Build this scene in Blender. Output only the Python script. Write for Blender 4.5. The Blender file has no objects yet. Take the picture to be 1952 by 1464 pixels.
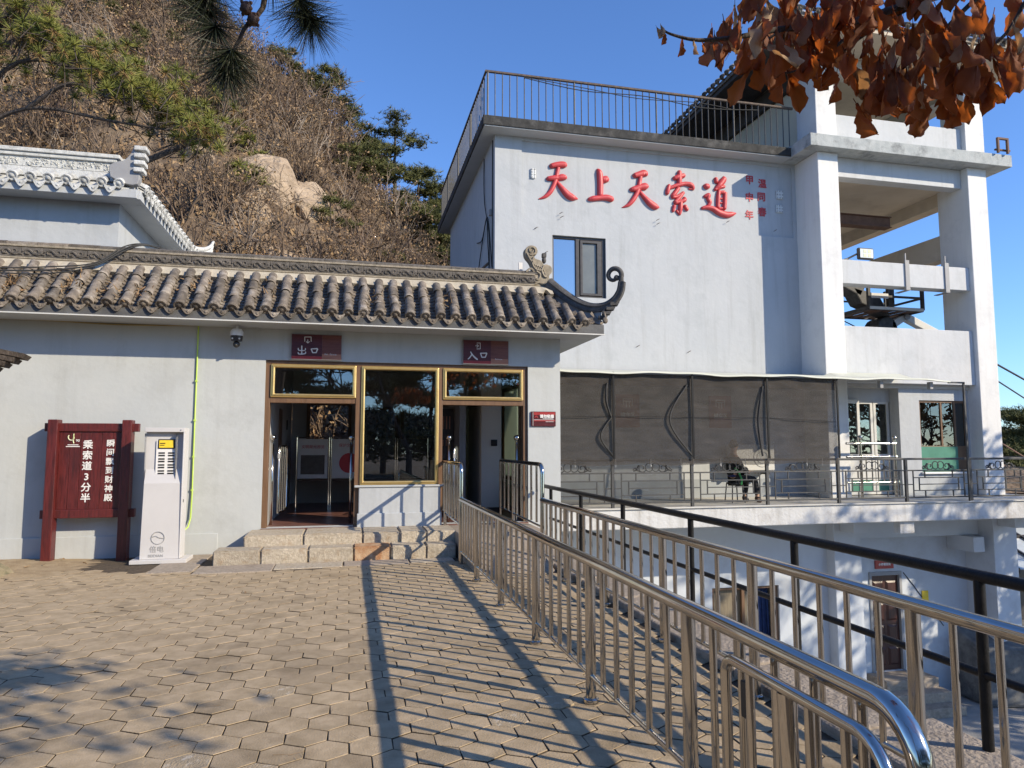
import bpy, bmesh, math, random
import numpy as np
from mathutils import Vector, Matrix, Euler
S = bpy.context.scene
COL = S.collection
R = math.radians
PI = math.pi

# ------------------------------------------------------------------ camera, sky, sun, exposure
cd = bpy.data.cameras.new('camera'); cam = bpy.data.objects.new('camera', cd); COL.objects.link(cam)
cd.sensor_width = 36.0; cd.lens = 36.0 * 1330 / 1952
cd.clip_start = 0.05; cd.clip_end = 3000
cam.location = (0, 0, 1.63)
cam.rotation_euler = (R(90 + 5.04), 0, R(-13.13))
S.camera = cam
W = bpy.data.worlds.new('World'); S.world = W; W.use_nodes = True
wn = W.node_tree.nodes; wl_ = W.node_tree.links
sky = wn.new('ShaderNodeTexSky'); sky.sky_type = 'NISHITA'; sky.sun_disc = False
sky.sun_elevation = R(27.6); sky.sun_rotation = R(130.7)
sky.altitude = 300; sky.air_density = 1.0; sky.dust_density = 0.3; sky.ozone_density = 2.0
wn['Background'].inputs[1].default_value = 0.076
tint = wn.new('ShaderNodeMix'); tint.data_type = 'RGBA'; tint.blend_type = 'MULTIPLY'; tint.inputs[0].default_value = 1.0; tint.inputs[7].default_value = (1.28, 1.76, 2.5, 1)
wl_.new(sky.outputs[0], tint.inputs[6]); wl_.new(tint.outputs[2], wn['Background'].inputs[0])
sd = bpy.data.lights.new('sun', 'SUN'); sun = bpy.data.objects.new('sun', sd); COL.objects.link(sun)
sd.energy = 5.0; sd.angle = R(0.53); sd.color = (1.0, 0.87, 0.66)
SUN = Vector((1.0, -0.86, 0.69)).normalized()
sun.rotation_euler = SUN.to_track_quat('Z', 'Y').to_euler()
sun.location = (20, -17, 14)
S.view_settings.view_transform = 'Standard'; S.view_settings.look = 'None'
S.view_settings.exposure = 0.36; S.view_settings.gamma = 1.0; S.view_settings.use_curve_mapping = False
S.cycles.max_bounces = 8; S.cycles.transparent_max_bounces = 12; S.cycles.caustics_reflective = False; S.cycles.caustics_refractive = False
S.cycles.use_denoising = True

# ------------------------------------------------------------------ materials
def ramp(n, stops):
    el = n.color_ramp.elements
    while len(el) < len(stops): el.new(0.5)
    for e, (p, c) in zip(el, stops): e.position = p; e.color = (*c, 1) if len(c) == 3 else c
ALBEDO = {'wall_blue': .80, 'wall_white': .80, 'col_white': .86, 'beam_white': .82, 'deck_edge': .84, 'eave_grey': .72, 'lower_wall': .82, 'kiosk': .86, 'white_paint': .9, 'cement': .8, 'tile': .9, 'hill': .85, 'granite': .98, 'letter_white': .85, 'soffit': .75, 'beige_in': .85, 'concrete': .8, 'canopy': .8, 'tile_white': .9, 'carve_white': .9, 'twig': .88, 'dry_leaf': .88, 'needle_mid': .9, 'needle_far': .95, 'rock': .88, 'kerb': .9, 'lower_ground': .8, 'red_wood': .85, 'letter_red': .85, 'paver': 1.08, 'wall_in': .8, 'dado': .8, 'dirt': .9, 'off_white': .8}
def mat(name, c1, c2=None, scale=3.0, rough=0.7, bump=0.0, bscale=40.0, metal=0.0, rnd=0.0, c3=None, s3=0.6, lo=0.35, hi=0.65, stretch=None, spec=0.5, rough2=None, obj=False, bdist=0.02, streak=0.0):
    """base colour between c1 and c2 by a noise, optional large stains c3, fine bump, per-object variation rnd"""
    k_ = ALBEDO.get(name, 1.0); c1 = tuple(c*k_ for c in c1); c2 = tuple(c*k_ for c in c2) if c2 else None; c3 = tuple(c*k_ for c in c3) if c3 else None
    m = bpy.data.materials.new(name); m.use_nodes = True
    N = m.node_tree.nodes; L = m.node_tree.links; b = N['Principled BSDF']
    b.inputs['Roughness'].default_value = rough; b.inputs['Metallic'].default_value = metal
    b.inputs['Specular IOR Level'].default_value = spec
    if obj:
        src = N.new('ShaderNodeTexCoord').outputs['Object']
    else:
        src = N.new('ShaderNodeNewGeometry').outputs['Position']
    if stretch:
        mp = N.new('ShaderNodeMapping'); mp.inputs['Scale'].default_value = stretch; L.new(src, mp.inputs[0]); v = mp.outputs[0]
    else: v = src
    col = None
    if c2 is not None:
        nz = N.new('ShaderNodeTexNoise'); nz.inputs['Scale'].default_value = scale; nz.inputs['Detail'].default_value = 6; nz.inputs['Roughness'].default_value = 0.62
        L.new(v, nz.inputs['Vector'])
        r = N.new('ShaderNodeValToRGB'); ramp(r, [(lo, c1), (hi, c2)]); L.new(nz.outputs['Fac'], r.inputs[0]); col = r.outputs[0]
        if rough2 is not None:
            mr = N.new('ShaderNodeMapRange'); mr.inputs[1].default_value = lo; mr.inputs[2].default_value = hi; mr.inputs[3].default_value = rough; mr.inputs[4].default_value = rough2
            L.new(nz.outputs['Fac'], mr.inputs[0]); L.new(mr.outputs[0], b.inputs['Roughness'])
    if c3 is not None:
        n3 = N.new('ShaderNodeTexNoise'); n3.inputs['Scale'].default_value = s3; n3.inputs['Detail'].default_value = 8; n3.inputs['Roughness'].default_value = 0.7
        L.new(v, n3.inputs['Vector'])
        r3 = N.new('ShaderNodeValToRGB'); ramp(r3, [(0.52, (0, 0, 0)), (0.72, (1, 1, 1))]); L.new(n3.outputs['Fac'], r3.inputs[0])
        mx = N.new('ShaderNodeMix'); mx.data_type = 'RGBA'; L.new(r3.outputs[0], mx.inputs[0]); L.new(col, mx.inputs[6]); mx.inputs[7].default_value = (*c3, 1); col = mx.outputs[2]
    if streak:          # rain streaks and runs down a wall
        mp2 = N.new('ShaderNodeMapping'); mp2.inputs['Scale'].default_value = (3.2, 3.2, .22); L.new(src, mp2.inputs[0])
        n4 = N.new('ShaderNodeTexNoise'); n4.inputs['Scale'].default_value = 1.6; n4.inputs['Detail'].default_value = 7; n4.inputs['Roughness'].default_value = .68; L.new(mp2.outputs[0], n4.inputs['Vector'])
        r4 = N.new('ShaderNodeValToRGB'); ramp(r4, [(.50, (1, 1, 1)), (.74, (1-streak, 1-streak*1.05, 1-streak*1.15))]); L.new(n4.outputs['Fac'], r4.inputs[0])
        m4 = N.new('ShaderNodeMix'); m4.data_type = 'RGBA'; m4.blend_type = 'MULTIPLY'; m4.inputs[0].default_value = 1; L.new(col, m4.inputs[6]); L.new(r4.outputs[0], m4.inputs[7]); col = m4.outputs[2]
    if rnd:
        oi = N.new('ShaderNodeObjectInfo'); mr = N.new('ShaderNodeMapRange'); mr.inputs[3].default_value = 1 - rnd; mr.inputs[4].default_value = 1 + rnd
        L.new(oi.outputs['Random'], mr.inputs[0])
        mm = N.new('ShaderNodeMix'); mm.data_type = 'RGBA'; mm.blend_type = 'MULTIPLY'; mm.inputs[0].default_value = 1
        if col is None: mm.inputs[6].default_value = (*c1, 1)
        else: L.new(col, mm.inputs[6])
        L.new(mr.outputs[0], mm.inputs[7]); col = mm.outputs[2]
    if col is None: b.inputs['Base Color'].default_value = (*c1, 1)
    else: L.new(col, b.inputs['Base Color'])
    if bump:
        nb = N.new('ShaderNodeTexNoise'); nb.inputs['Scale'].default_value = bscale; nb.inputs['Detail'].default_value = 5; L.new(v, nb.inputs['Vector'])
        bp = N.new('ShaderNodeBump'); bp.inputs['Strength'].default_value = bump; bp.inputs['Distance'].default_value = bdist; L.new(nb.outputs['Fac'], bp.inputs['Height']); L.new(bp.outputs[0], b.inputs['Normal'])
    return m
M = {}
M['wall_blue'] = mat('wall_blue', (.53, .555, .56), (.57, .59, .585), 0.9, .85, .12, 9, c3=(.48, .495, .49), s3=1.3, bdist=.03, streak=.10)
M['wall_white'] = mat('wall_white', (.51, .535, .56), (.55, .57, .59), 0.8, .85, .2, 6, c3=(.46, .485, .505), s3=1.1, bdist=.04, streak=.13)
M['col_white'] = mat('col_white', (.76, .76, .75), (.80, .80, .79), 1.2, .8, .15, 10, c3=(.66, .66, .66), s3=1.6, streak=.10)
M['beam_white'] = mat('beam_white', (.60, .62, .64), (.66, .67, .68), 1.2, .82, .2, 10, c3=(.54, .56, .57), s3=1.6, streak=.12)
M['kiosk'] = mat('kiosk', (.60, .585, .585), (.64, .625, .62), 3, .4)
M['beige_wall'] = mat('beige_wall', (.62, .55, .40), (.68, .60, .45), 1.2, .85, .2, 10)
M['beige_in'] = mat('beige_in', (.60, .51, .39), (.66, .57, .45), 1.2, .85, .15, 12, c3=(.5, .42, .33), s3=1.0)
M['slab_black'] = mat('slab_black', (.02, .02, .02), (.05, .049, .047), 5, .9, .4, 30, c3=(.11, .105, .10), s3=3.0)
M['soffit'] = mat('soffit', (.62, .61, .57), (.68, .66, .62), 1.5, .85, .15, 12, c3=(.5, .48, .45), s3=1.2)
M['concrete_dark'] = mat('concrete_dark', (.10, .10, .10), (.20, .20, .19), 3.0, .9, .4, 30, c3=(.06, .06, .06), s3=2.0)
M['concrete'] = mat('concrete', (.42, .45, .45), (.55, .57, .56), 4.0, .9, .4, 30, c3=(.20, .21, .21), s3=2.4)
M['deck_edge'] = mat('deck_edge', (.60, .60, .60), (.68, .68, .68), 2.0, .9, .5, 14, c3=(.46, .44, .42), s3=2.2, streak=.28)
M['tile'] = mat('tile', (.12, .10, .08), (.255, .21, .165), 9.0, .88, .6, 60, rnd=.32, c3=(.33, .30, .26), s3=4.5)
M['tile_white'] = mat('tile_white', (.50, .51, .50), (.64, .64, .62), 9.0, .85, .5, 40, rnd=.14, c3=(.20, .20, .19), s3=5.0)
M['carve_dark'] = mat('carve_dark', (.075, .068, .06), (.16, .14, .12), 14.0, .9, .5, 70)
M['carve_tan'] = mat('carve_tan', (.22, .19, .14), (.34, .29, .22), 14.0, .9, .5, 70)
M['carve_white'] = mat('carve_white', (.52, .53, .51), (.64, .64, .61), 14.0, .85, .4, 50, c3=(.30, .30, .28), s3=8)
M['hip_black'] = mat('hip_black', (.045, .043, .042), (.10, .095, .09), 10, .8, .3, 50)
M['cement'] = mat('cement', (.50, .44, .33), (.60, .53, .41), 5.0, .92, .4, 30, c3=(.30, .26, .21), s3=2.6)
M['fascia'] = mat('fascia', (.06, .06, .062), (.11, .11, .11), 4.0, .75, .2, 30)
M['eave_grey'] = mat('eave_grey', (.55, .57, .58), (.60, .62, .63), 3.0, .85, .1, 20)
def steel(name, base, rough, r2):
    return mat(name, base, tuple(c * .9 for c in base), 6, rough, 0, metal=1.0, rough2=r2)
M['eave_shade'] = mat('eave_shade', (.045, .04, .036), (.085, .075, .066), 3, .9, .2, 30)  # shade of the tower's left eave put into the colour
M['steel'] = steel('steel', (.52, .49, .45), .06, .15)
M['black_paint'] = mat('black_paint', (.006, .006, .006), (.012, .011, .011), 20, .42, .15, 60, spec=.25)
M['iron'] = mat('iron', (.035, .035, .038), (.06, .058, .055), 16, .5, .15, 60)
M['rust_rail'] = mat('rust_rail', (.05, .04, .035), (.13, .085, .06), 12, .7, .2, 50)
M['roof_rail'] = mat('roof_rail', (.03, .03, .032), (.06, .058, .058), 12, .5, .2, 50)
M['paver'] = mat('paver', (.27, .205, .125), (.37, .285, .185), 7, .93, .7, 90, rnd=.15, c3=(.20, .15, .09), s3=1.7, bdist=.006)
M['paver_chalk'] = mat('paver_chalk', (.36, .28, .18), (.52, .45, .35), 16, .93, .55, 90, lo=.52, hi=.68)
M['joint'] = mat('joint', (.05, .036, .024), (.11, .08, .05), 20, 1, .6, 90)
M['granite'] = mat('granite', (.34, .29, .225), (.51, .445, .35), 26, .9, .8, 60, rnd=.1, c3=(.33, .24, .15), s3=6, bdist=.02)
M['granite_rust'] = mat('granite_rust', (.34, .16, .07), (.52, .37, .23), 7, .9, .8, 60, bdist=.02)
M['kerb'] = mat('kerb', (.30, .25, .2), (.42, .35, .28), 16, .95, .8, 40, c3=(.2, .16, .12), s3=3)
M['dirt'] = mat('dirt', (.30, .22, .13), (.42, .32, .20), 6, 1, .6, 40)
M['rock'] = mat('rock', (.32, .235, .155), (.50, .385, .27), 1.4, .95, 1, 3.0, c3=(.15, .115, .085), s3=.9, bdist=.35)
M['hill'] = mat('hill', (.085, .06, .04), (.20, .14, .088), 1.6, 1, .8, 3, c3=(.28, .21, .14), s3=.3, bdist=.25)
M['rock_moss'] = mat('rock_moss', (.13, .12, .07), (.27, .22, .14), 9, 1, .8, 30)
M['gold'] = mat('gold', (.78, .55, .22), (.70, .48, .18), 8, .3, 0, metal=.75)
M['brown_frame'] = mat('brown_frame', (.12, .065, .035), (.17, .095, .05), 12, .45, .1, 40, stretch=(1, 1, .2))
M['dark_frame'] = mat('dark_frame', (.03, .026, .026), (.05, .045, .043), 12, .4)
M['red_wood'] = mat('red_wood', (.07, .010, .010), (.15, .022, .02), 7, .38, .3, 40, stretch=(6, 6, .6), c3=(.045, .012, .012), s3=1.5)
M['sign_dark'] = mat('sign_dark', (.06, .010, .013), (.095, .018, .02), 9, .3, stretch=(.6, 1, 6))
M['sign_mid'] = mat('sign_mid', (.11, .032, .022), (.18, .06, .04), 9, .3, stretch=(.4, 1, 9))
M['sign_lite'] = mat('sign_lite', (.32, .13, .08), (.42, .19, .12), 9, .3, stretch=(.4, 1, 9))
M['sign_red'] = mat('sign_red', (.30, .03, .03), (.36, .05, .045), 9, .3)
M['poster'] = mat('poster', (.20, .05, .045), (.25, .07, .06), 6, .5)
M['white_paint'] = mat('white_paint', (.80, .79, .79), (.84, .83, .82), 6, .35)
M['off_white'] = mat('off_white', (.66, .66, .63), (.72, .71, .68), 6, .6)
M['grey_mid'] = mat('grey_mid', (.26, .26, .27), (.30, .30, .3), 6, .6)
M['letter_white'] = mat('letter_white', (.82, .80, .78), (.86, .84, .82), 20, .6)
M['letter_red'] = mat('letter_red', (.56, .05, .06), (.64, .075, .08), 8, .45, .15, 40)
M['ink_red'] = mat('ink_red', (.42, .03, .04), (.5, .05, .055), 8, .6)
M['stone_seal'] = mat('stone_seal', (.60, .62, .62), (.68, .69, .68), 20, .8, .6, 90)
M['yellow'] = mat('yellow', (.80, .55, .03), (.84, .6, .05), 20, .5)
M['black'] = mat('black', (.01, .01, .01), (.016, .016, .016), 20, .5)
M['cable_green'] = mat('cable_green', (.42, .60, .08), (.52, .68, .12), 5, .5)
M['cable_tan'] = mat('cable_tan', (.26, .20, .08), (.36, .29, .13), 5, .6)
M['green_paint'] = mat('green_paint', (.06, .20, .14), (.075, .24, .17), 3, .4)
M['rubber'] = mat('rubber', (.02, .02, .021), (.03, .03, .03), 10, .7)
M['floor_in'] = mat('floor_in', (.12, .055, .045), (.19, .09, .07), 4, .35)
M['wall_in'] = mat('wall_in', (.52, .53, .55), (.58, .58, .59), 1, .9, .1, 10)
M['ceil_in'] = mat('ceil_in', (.50, .50, .5), (.55, .55, .55), 1, .9)
M['cream_in'] = mat('cream_in', (.66, .62, .52), (.72, .68, .58), 1, .8)
M['door_brown'] = mat('door_brown', (.045, .018, .015), (.075, .03, .022), 8, .35, .1, 30, stretch=(4, 4, .6))
M['lower_wall'] = mat('lower_wall', (.60, .64, .70), (.66, .70, .75), 0.9, .85, .3, 8, c3=(.53, .55, .58), s3=1.2)
M['lower_ground'] = mat('lower_ground', (.33, .32, .30), (.43, .41, .38), 1.6, .95, .4, 20)
M['bark'] = mat('bark', (.04, .03, .024), (.095, .075, .06), 9, .95, .9, 30, stretch=(2, 2, .6))
M['bark_grey'] = mat('bark_grey', (.10, .085, .07), (.19, .16, .13), 4, .95, .4, 30)
M['twig'] = mat('twig', (.10, .07, .048), (.30, .215, .15), .35, .95)
M['dry_leaf'] = mat('dry_leaf', (.19, .11, .055), (.38, .26, .14), .8, .9)
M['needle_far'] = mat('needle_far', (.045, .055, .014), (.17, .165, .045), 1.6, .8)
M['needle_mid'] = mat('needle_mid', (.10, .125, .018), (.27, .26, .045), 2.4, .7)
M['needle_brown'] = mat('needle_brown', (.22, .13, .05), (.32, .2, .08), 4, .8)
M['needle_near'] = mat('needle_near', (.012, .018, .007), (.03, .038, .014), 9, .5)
M['jeans'] = mat('jeans', (.012, .012, .014), (.022, .022, .026), 20, .9)
M['jacket_blue'] = mat('jacket_blue', (.015, .025, .12), (.025, .04, .18), 12, .7)
M['jacket_black'] = mat('jacket_black', (.012, .012, .013), (.02, .02, .022), 20, .8)
M['skin'] = mat('skin', (.42, .26, .18), (.46, .29, .2), 20, .6)
M['hair'] = mat('hair', (.015, .012, .01), (.03, .025, .02), 40, .6)
M['boot'] = mat('boot', (.06, .03, .018), (.10, .05, .03), 20, .6)
M['cloth_blue'] = mat('cloth_blue', (.01, .03, .11), (.02, .05, .16), 9, .8)
M['curtain'] = mat('curtain', (.16, .13, .09), (.24, .20, .14), 14, .9, stretch=(6, 6, .3))
M['grey_cloth'] = mat('grey_cloth', (.23, .22, .21), (.28, .27, .255), 6, .8)
M['rust_beam'] = mat('rust_beam', (.10, .055, .035), (.17, .09, .06), 5, .8, .2, 40)
M['machine'] = mat('machine', (.03, .03, .03), (.07, .068, .065), 8, .6)
M['lens'] = mat('lens', (.62, .68, .66), (.72, .76, .72), 9, .15)
def leaf_mat(name, c1, c2, trans, scale=9):
    m = mat(name, c1, c2, scale, .75, .3, 60, rnd=.35, bdist=.004)
    N = m.node_tree.nodes; L = m.node_tree.links; b = N['Principled BSDF']
    t = N.new('ShaderNodeBsdfTranslucent'); t.inputs[0].default_value = (*trans, 1)
    ad = N.new('ShaderNodeMixShader'); ad.inputs[0].default_value = .42
    L.new(b.outputs[0], ad.inputs[1]); L.new(t.outputs[0], ad.inputs[2]); L.new(ad.outputs[0], N['Material Output'].inputs[0])
    return m
M['oak_leaf'] = leaf_mat('oak_leaf', (.17, .058, .02), (.33, .125, .05), (.46, .115, .018))
M['oak_leaf_pale'] = leaf_mat('oak_leaf_pale', (.34, .22, .12), (.52, .38, .24), (.4, .2, .08))
def glass_mat(name, tint, refl, rough=0.0):
    m = bpy.data.materials.new(name); m.use_nodes = True
    N = m.node_tree.nodes; L = m.node_tree.links; N.remove(N['Principled BSDF'])
    t = N.new('ShaderNodeBsdfTransparent'); t.inputs[0].default_value = (*tint, 1)
    g = N.new('ShaderNodeBsdfGlossy'); g.inputs['Color'].default_value = (*refl, 1); g.inputs['Roughness'].default_value = rough
    f = N.new('ShaderNodeFresnel'); f.inputs[0].default_value = 1.52
    ml = N.new('ShaderNodeMath'); ml.operation = 'MULTIPLY_ADD'; ml.inputs[1].default_value = 1.6; ml.inputs[2].default_value = .06; ml.use_clamp = True
    mx = N.new('ShaderNodeMixShader'); L.new(f.outputs[0], ml.inputs[0]); L.new(ml.outputs[0], mx.inputs[0])
    L.new(t.outputs[0], mx.inputs[1]); L.new(g.outputs[0], mx.inputs[2]); L.new(mx.outputs[0], N['Material Output'].inputs[0])
    return m
M['glass'] = glass_mat('glass', (.86, .88, .87), (.9, .92, .95))
M['glass_dim'] = glass_mat('glass_dim', (.55, .60, .58), (.85, .9, .92))
m = mat('glass_sky', (.03, .045, .06), None, rough=.03, spec=1.0); m.node_tree.nodes['Principled BSDF'].inputs['Coat Weight'].default_value = 1.0
m.node_tree.nodes['Principled BSDF'].inputs['IOR'].default_value = 2.6; M['glass_sky'] = m
M['frosted'] = mat('frosted', (.50, .56, .50), (.56, .62, .56), 3, .3)
_N = M['frosted'].node_tree.nodes; _L = M['frosted'].node_tree.links; _t = _N.new('ShaderNodeBsdfTranslucent'); _t.inputs[0].default_value = (.62, .68, .60, 1); _m = _N.new('ShaderNodeMixShader'); _m.inputs[0].default_value = .6
_L.new(_N['Principled BSDF'].outputs[0], _m.inputs[1]); _L.new(_t.outputs[0], _m.inputs[2]); _L.new(_m.outputs[0], _N['Material Output'].inputs[0])
M['acrylic'] = glass_mat('acrylic', (.93, .94, .95), (.9, .92, .95))
# shade netting: woven threads with gaps, so one half sees through it
m = bpy.data.materials.new('shade_net'); m.use_nodes = True
N = m.node_tree.nodes; L = m.node_tree.links; b = N['Principled BSDF']; b.inputs['Roughness'].default_value = .9
geo = N.new('ShaderNodeNewGeometry'); mp = N.new('ShaderNodeMapping'); mp.inputs['Scale'].default_value = (1.0, 1, 5); L.new(geo.outputs['Position'], mp.inputs[0])
nz = N.new('ShaderNodeTexNoise'); nz.inputs['Scale'].default_value = 2.2; nz.inputs['Detail'].default_value = 6; L.new(mp.outputs[0], nz.inputs['Vector'])
r = N.new('ShaderNodeValToRGB'); ramp(r, [(.3, (.034, .030, .027)), (.7, (.062, .054, .049))]); L.new(nz.outputs['Fac'], r.inputs[0]); L.new(r.outputs[0], b.inputs['Base Color'])
n2 = N.new('ShaderNodeTexNoise'); n2.inputs['Scale'].default_value = 90; n2.inputs['Detail'].default_value = 2; L.new(geo.outputs['Position'], n2.inputs['Vector'])
mr = N.new('ShaderNodeMapRange'); mr.inputs[1].default_value = .3; mr.inputs[2].default_value = .7; mr.inputs[3].default_value = .52; mr.inputs[4].default_value = .88; L.new(n2.outputs['Fac'], mr.inputs[0])
tr = N.new('ShaderNodeBsdfTransparent'); mx = N.new('ShaderNodeMixShader'); L.new(mr.outputs[0], mx.inputs[0]); L.new(tr.outputs[0], mx.inputs[1]); L.new(b.outputs[0], mx.inputs[2]); L.new(mx.outputs[0], N['Material Output'].inputs[0])
M['net'] = m

# ------------------------------------------------------------------ mesh helpers
class MB:
    def __init__(s): s.v = []; s.f = []
    def add(s, vs, fs):
        o = len(s.v); s.v.extend([tuple(p) for p in vs]); s.f.extend([tuple(i + o for i in f) for f in fs]); return s
    def box(s, x0, x1, y0, y1, z0, z1):
        return s.add([(x0,y0,z0),(x1,y0,z0),(x1,y1,z0),(x0,y1,z0),(x0,y0,z1),(x1,y0,z1),(x1,y1,z1),(x0,y1,z1)],
                     [(0,3,2,1),(4,5,6,7),(0,1,5,4),(1,2,6,5),(2,3,7,6),(3,0,4,7)])
    def hexa(s, b, t):      # four bottom points, four top points
        return s.add(list(b) + list(t), [(0,3,2,1),(4,5,6,7),(0,1,5,4),(1,2,6,5),(2,3,7,6),(3,0,4,7)])
    def path(s, pts, r, seg=10, caps=True, sx=1.0, flat=None):
        """tube along points; r a number or list"""
        P = [Vector(p) for p in pts]; n = len(P); rr = r if isinstance(r, (list, tuple)) else [r] * n
        up = None; rings = []
        for i in range(n):
            d = (P[min(i+1, n-1)] - P[max(i-1, 0)])
            d = d.normalized() if d.length > 1e-9 else Vector((0, 0, 1))
            if up is None:
                a = Vector((0, 0, 1)) if abs(d.z) < .9 else Vector((0, 1, 0))
                up = (a - d * a.dot(d)).normalized()
            else:
                up = (up - d * up.dot(d)); up = up.normalized() if up.length > 1e-6 else d.orthogonal().normalized()
            si = d.cross(up)
            rings.append([P[i] + (up * math.cos(2*PI*k/seg) + si * math.sin(2*PI*k/seg) * sx) * rr[i] for k in range(seg)])
        vs = [p for ring in rings for p in ring]; fs = []
        for i in range(n-1):
            for k in range(seg):
                a = i*seg+k; b2 = i*seg+(k+1) % seg; fs.append((a, b2, b2+seg, a+seg))
        if caps: fs.append(tuple(range(seg-1, -1, -1))); fs.append(tuple((n-1)*seg+k for k in range(seg)))
        return s.add(vs, fs)
    def tube(s, a, b, r, seg=10, caps=True): return s.path([a, b], r, seg, caps)
    def sphere(s, c, r, u=14, v=9, sc=(1,1,1)):
        vs = []; fs = []
        for j in range(v+1):
            for i in range(u):
                t = PI*j/v; p = 2*PI*i/u
                vs.append((c[0]+r*sc[0]*math.sin(t)*math.cos(p), c[1]+r*sc[1]*math.sin(t)*math.sin(p), c[2]+r*sc[2]*math.cos(t)))
        for j in range(v):
            for i in range(u): fs.append((j*u+i, (j+1)*u+i, (j+1)*u+(i+1) % u, j*u+(i+1) % u))
        return s.add(vs, fs)
    def prism(s, outline, y0, y1, axis='y'):
        """closed outline [(a,b)...] extruded; axis y: a=x b=z; axis x: a=y b=z; axis z: a=x b=y"""
        n = len(outline)
        g = {'y': lambda a, b, t: (a, t, b), 'x': lambda a, b, t: (t, a, b), 'z': lambda a, b, t: (a, b, t)}[axis]
        vs = [g(a, b, y0) for a, b in outline] + [g(a, b, y1) for a, b in outline]
        fs = [tuple(range(n)), tuple(range(2*n-1, n-1, -1))] + [(i, i+n, (i+1) % n + n, (i+1) % n) for i in range(n)]
        return s.add(vs, fs)
    def grid(s, P):          # P[i][j] points
        n = len(P); k = len(P[0])
        return s.add([p for row in P for p in row], [(i*k+j, i*k+j+1, (i+1)*k+j+1, (i+1)*k+j) for i in range(n-1) for j in range(k-1)])
    def holes(s, x0, x1, z0, z1, y0, y1, hs):
        """a wall in x-z from y0 (front) to y1 with rectangular holes (hx0,hx1,hz0,hz1); one clean skin"""
        xs = sorted({x0, x1, *[h[0] for h in hs], *[h[1] for h in hs]}); zs = sorted({z0, z1, *[h[2] for h in hs], *[h[3] for h in hs]})
        xs = [x for x in xs if x0 <= x <= x1]; zs = [z for z in zs if z0 <= z <= z1]
        nx, nz = len(xs), len(zs); idx = {}; vs = []
        for k, y in enumerate((y0, y1)):
            for i in range(nx):
                for j in range(nz): idx[i, j, k] = len(vs); vs.append((xs[i], y, zs[j]))
        def solid(i, j):
            if not (0 <= i < nx-1 and 0 <= j < nz-1): return False
            cx = (xs[i]+xs[i+1])/2; cz = (zs[j]+zs[j+1])/2
            return not any(h[0] < cx < h[1] and h[2] < cz < h[3] for h in hs)
        fs = []
        for i in range(nx-1):
            for j in range(nz-1):
                if not solid(i, j): continue
                a, b2, c, d = (i,j), (i+1,j), (i+1,j+1), (i,j+1)
                fs.append(tuple(idx[(*q, 0)] for q in (a, b2, c, d))); fs.append(tuple(idx[(*q, 1)] for q in (d, c, b2, a)))
                for p, q, n2 in ((a, b2, (i, j-1)), (b2, c, (i+1, j)), (c, d, (i, j+1)), (d, a, (i-1, j))):
                    if not solid(*n2): fs.append((idx[(*q, 0)], idx[(*p, 0)], idx[(*p, 1)], idx[(*q, 1)]))
        return s.add(vs, fs)
    def mesh(s, name, loc=(0, 0, 0)):
        me = bpy.data.meshes.new(name); l = loc
        me.from_pydata([(p[0]-l[0], p[1]-l[1], p[2]-l[2]) for p in s.v], [], s.f); me.update()
        return me
WL = {}                       # world location of every empty or mesh made here
def fresh(n): return n
def tag(o, label=None, cat=None, group=None, kind=None):
    if label: o['label'] = label
    if cat: o['category'] = cat
    if group: o['group'] = group
    if kind: o['kind'] = kind
    return o
def thing(name, label, cat, loc=(0, 0, 0), group=None):
    o = bpy.data.objects.new(name, None); COL.objects.link(o); o.location = loc; o.empty_display_size = .2
    WL[o] = Vector(loc); return tag(o, label, cat, group)
def link(name, me, m, parent=None, loc=None, smooth=None, bevel=0, seg=2, rot=None):
    """a mesh object standing at world loc under parent"""
    o = bpy.data.objects.new(name, me); COL.objects.link(o)
    if m is not None and len(me.materials) == 0: me.materials.append(m)
    w = Vector(loc) if loc is not None else (WL[parent].copy() if parent is not None else Vector((0, 0, 0)))
    if parent is not None: o.parent = parent; o.location = w - WL[parent]
    else: o.location = w
    WL[o] = w
    if rot is not None: o.rotation_euler = rot
    if smooth is not None:
        me.polygons.foreach_set('use_smooth', [True] * len(me.polygons))
        if smooth < 180: me.set_sharp_from_angle(angle=R(smooth))
    if bevel:
        md = o.modifiers.new('bevel', 'BEVEL'); md.width = bevel; md.segments = seg; md.limit_method = 'ANGLE'; md.angle_limit = R(40); md.harden_normals = False
    return o
def obj(name, mb, m, parent=None, smooth=None, bevel=0, seg=2, loc=None, label=None):
    """mesh given in world coordinates; origin at parent's world origin (or loc)"""
    w = Vector(loc) if loc is not None else (WL[parent] if parent is not None else Vector((0, 0, 0)))
    o = link(name, mb.mesh(name, w), m, parent, w, smooth, bevel, seg)
    if label: o['label'] = label
    return o
def struct(name, mb, m, smooth=None, bevel=0):
    o = obj(name, mb, m, None, smooth, bevel); o['kind'] = 'structure'; return o
def np_mesh(name, V, F):
    """numpy mesh, F is (n,3) or (n,4)"""
    me = bpy.data.meshes.new(name); V = np.asarray(V, np.float32); F = np.asarray(F, np.int32); k = F.shape[1]
    me.vertices.add(len(V)); me.vertices.foreach_set('co', V.ravel())
    me.loops.add(F.size); me.loops.foreach_set('vertex_index', F.ravel())
    me.polygons.add(len(F)); me.polygons.foreach_set('loop_start', np.arange(0, F.size, k, dtype=np.int32)); me.polygons.foreach_set('loop_total', np.full(len(F), k, np.int32))
    me.update(calc_edges=True); return me
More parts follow.
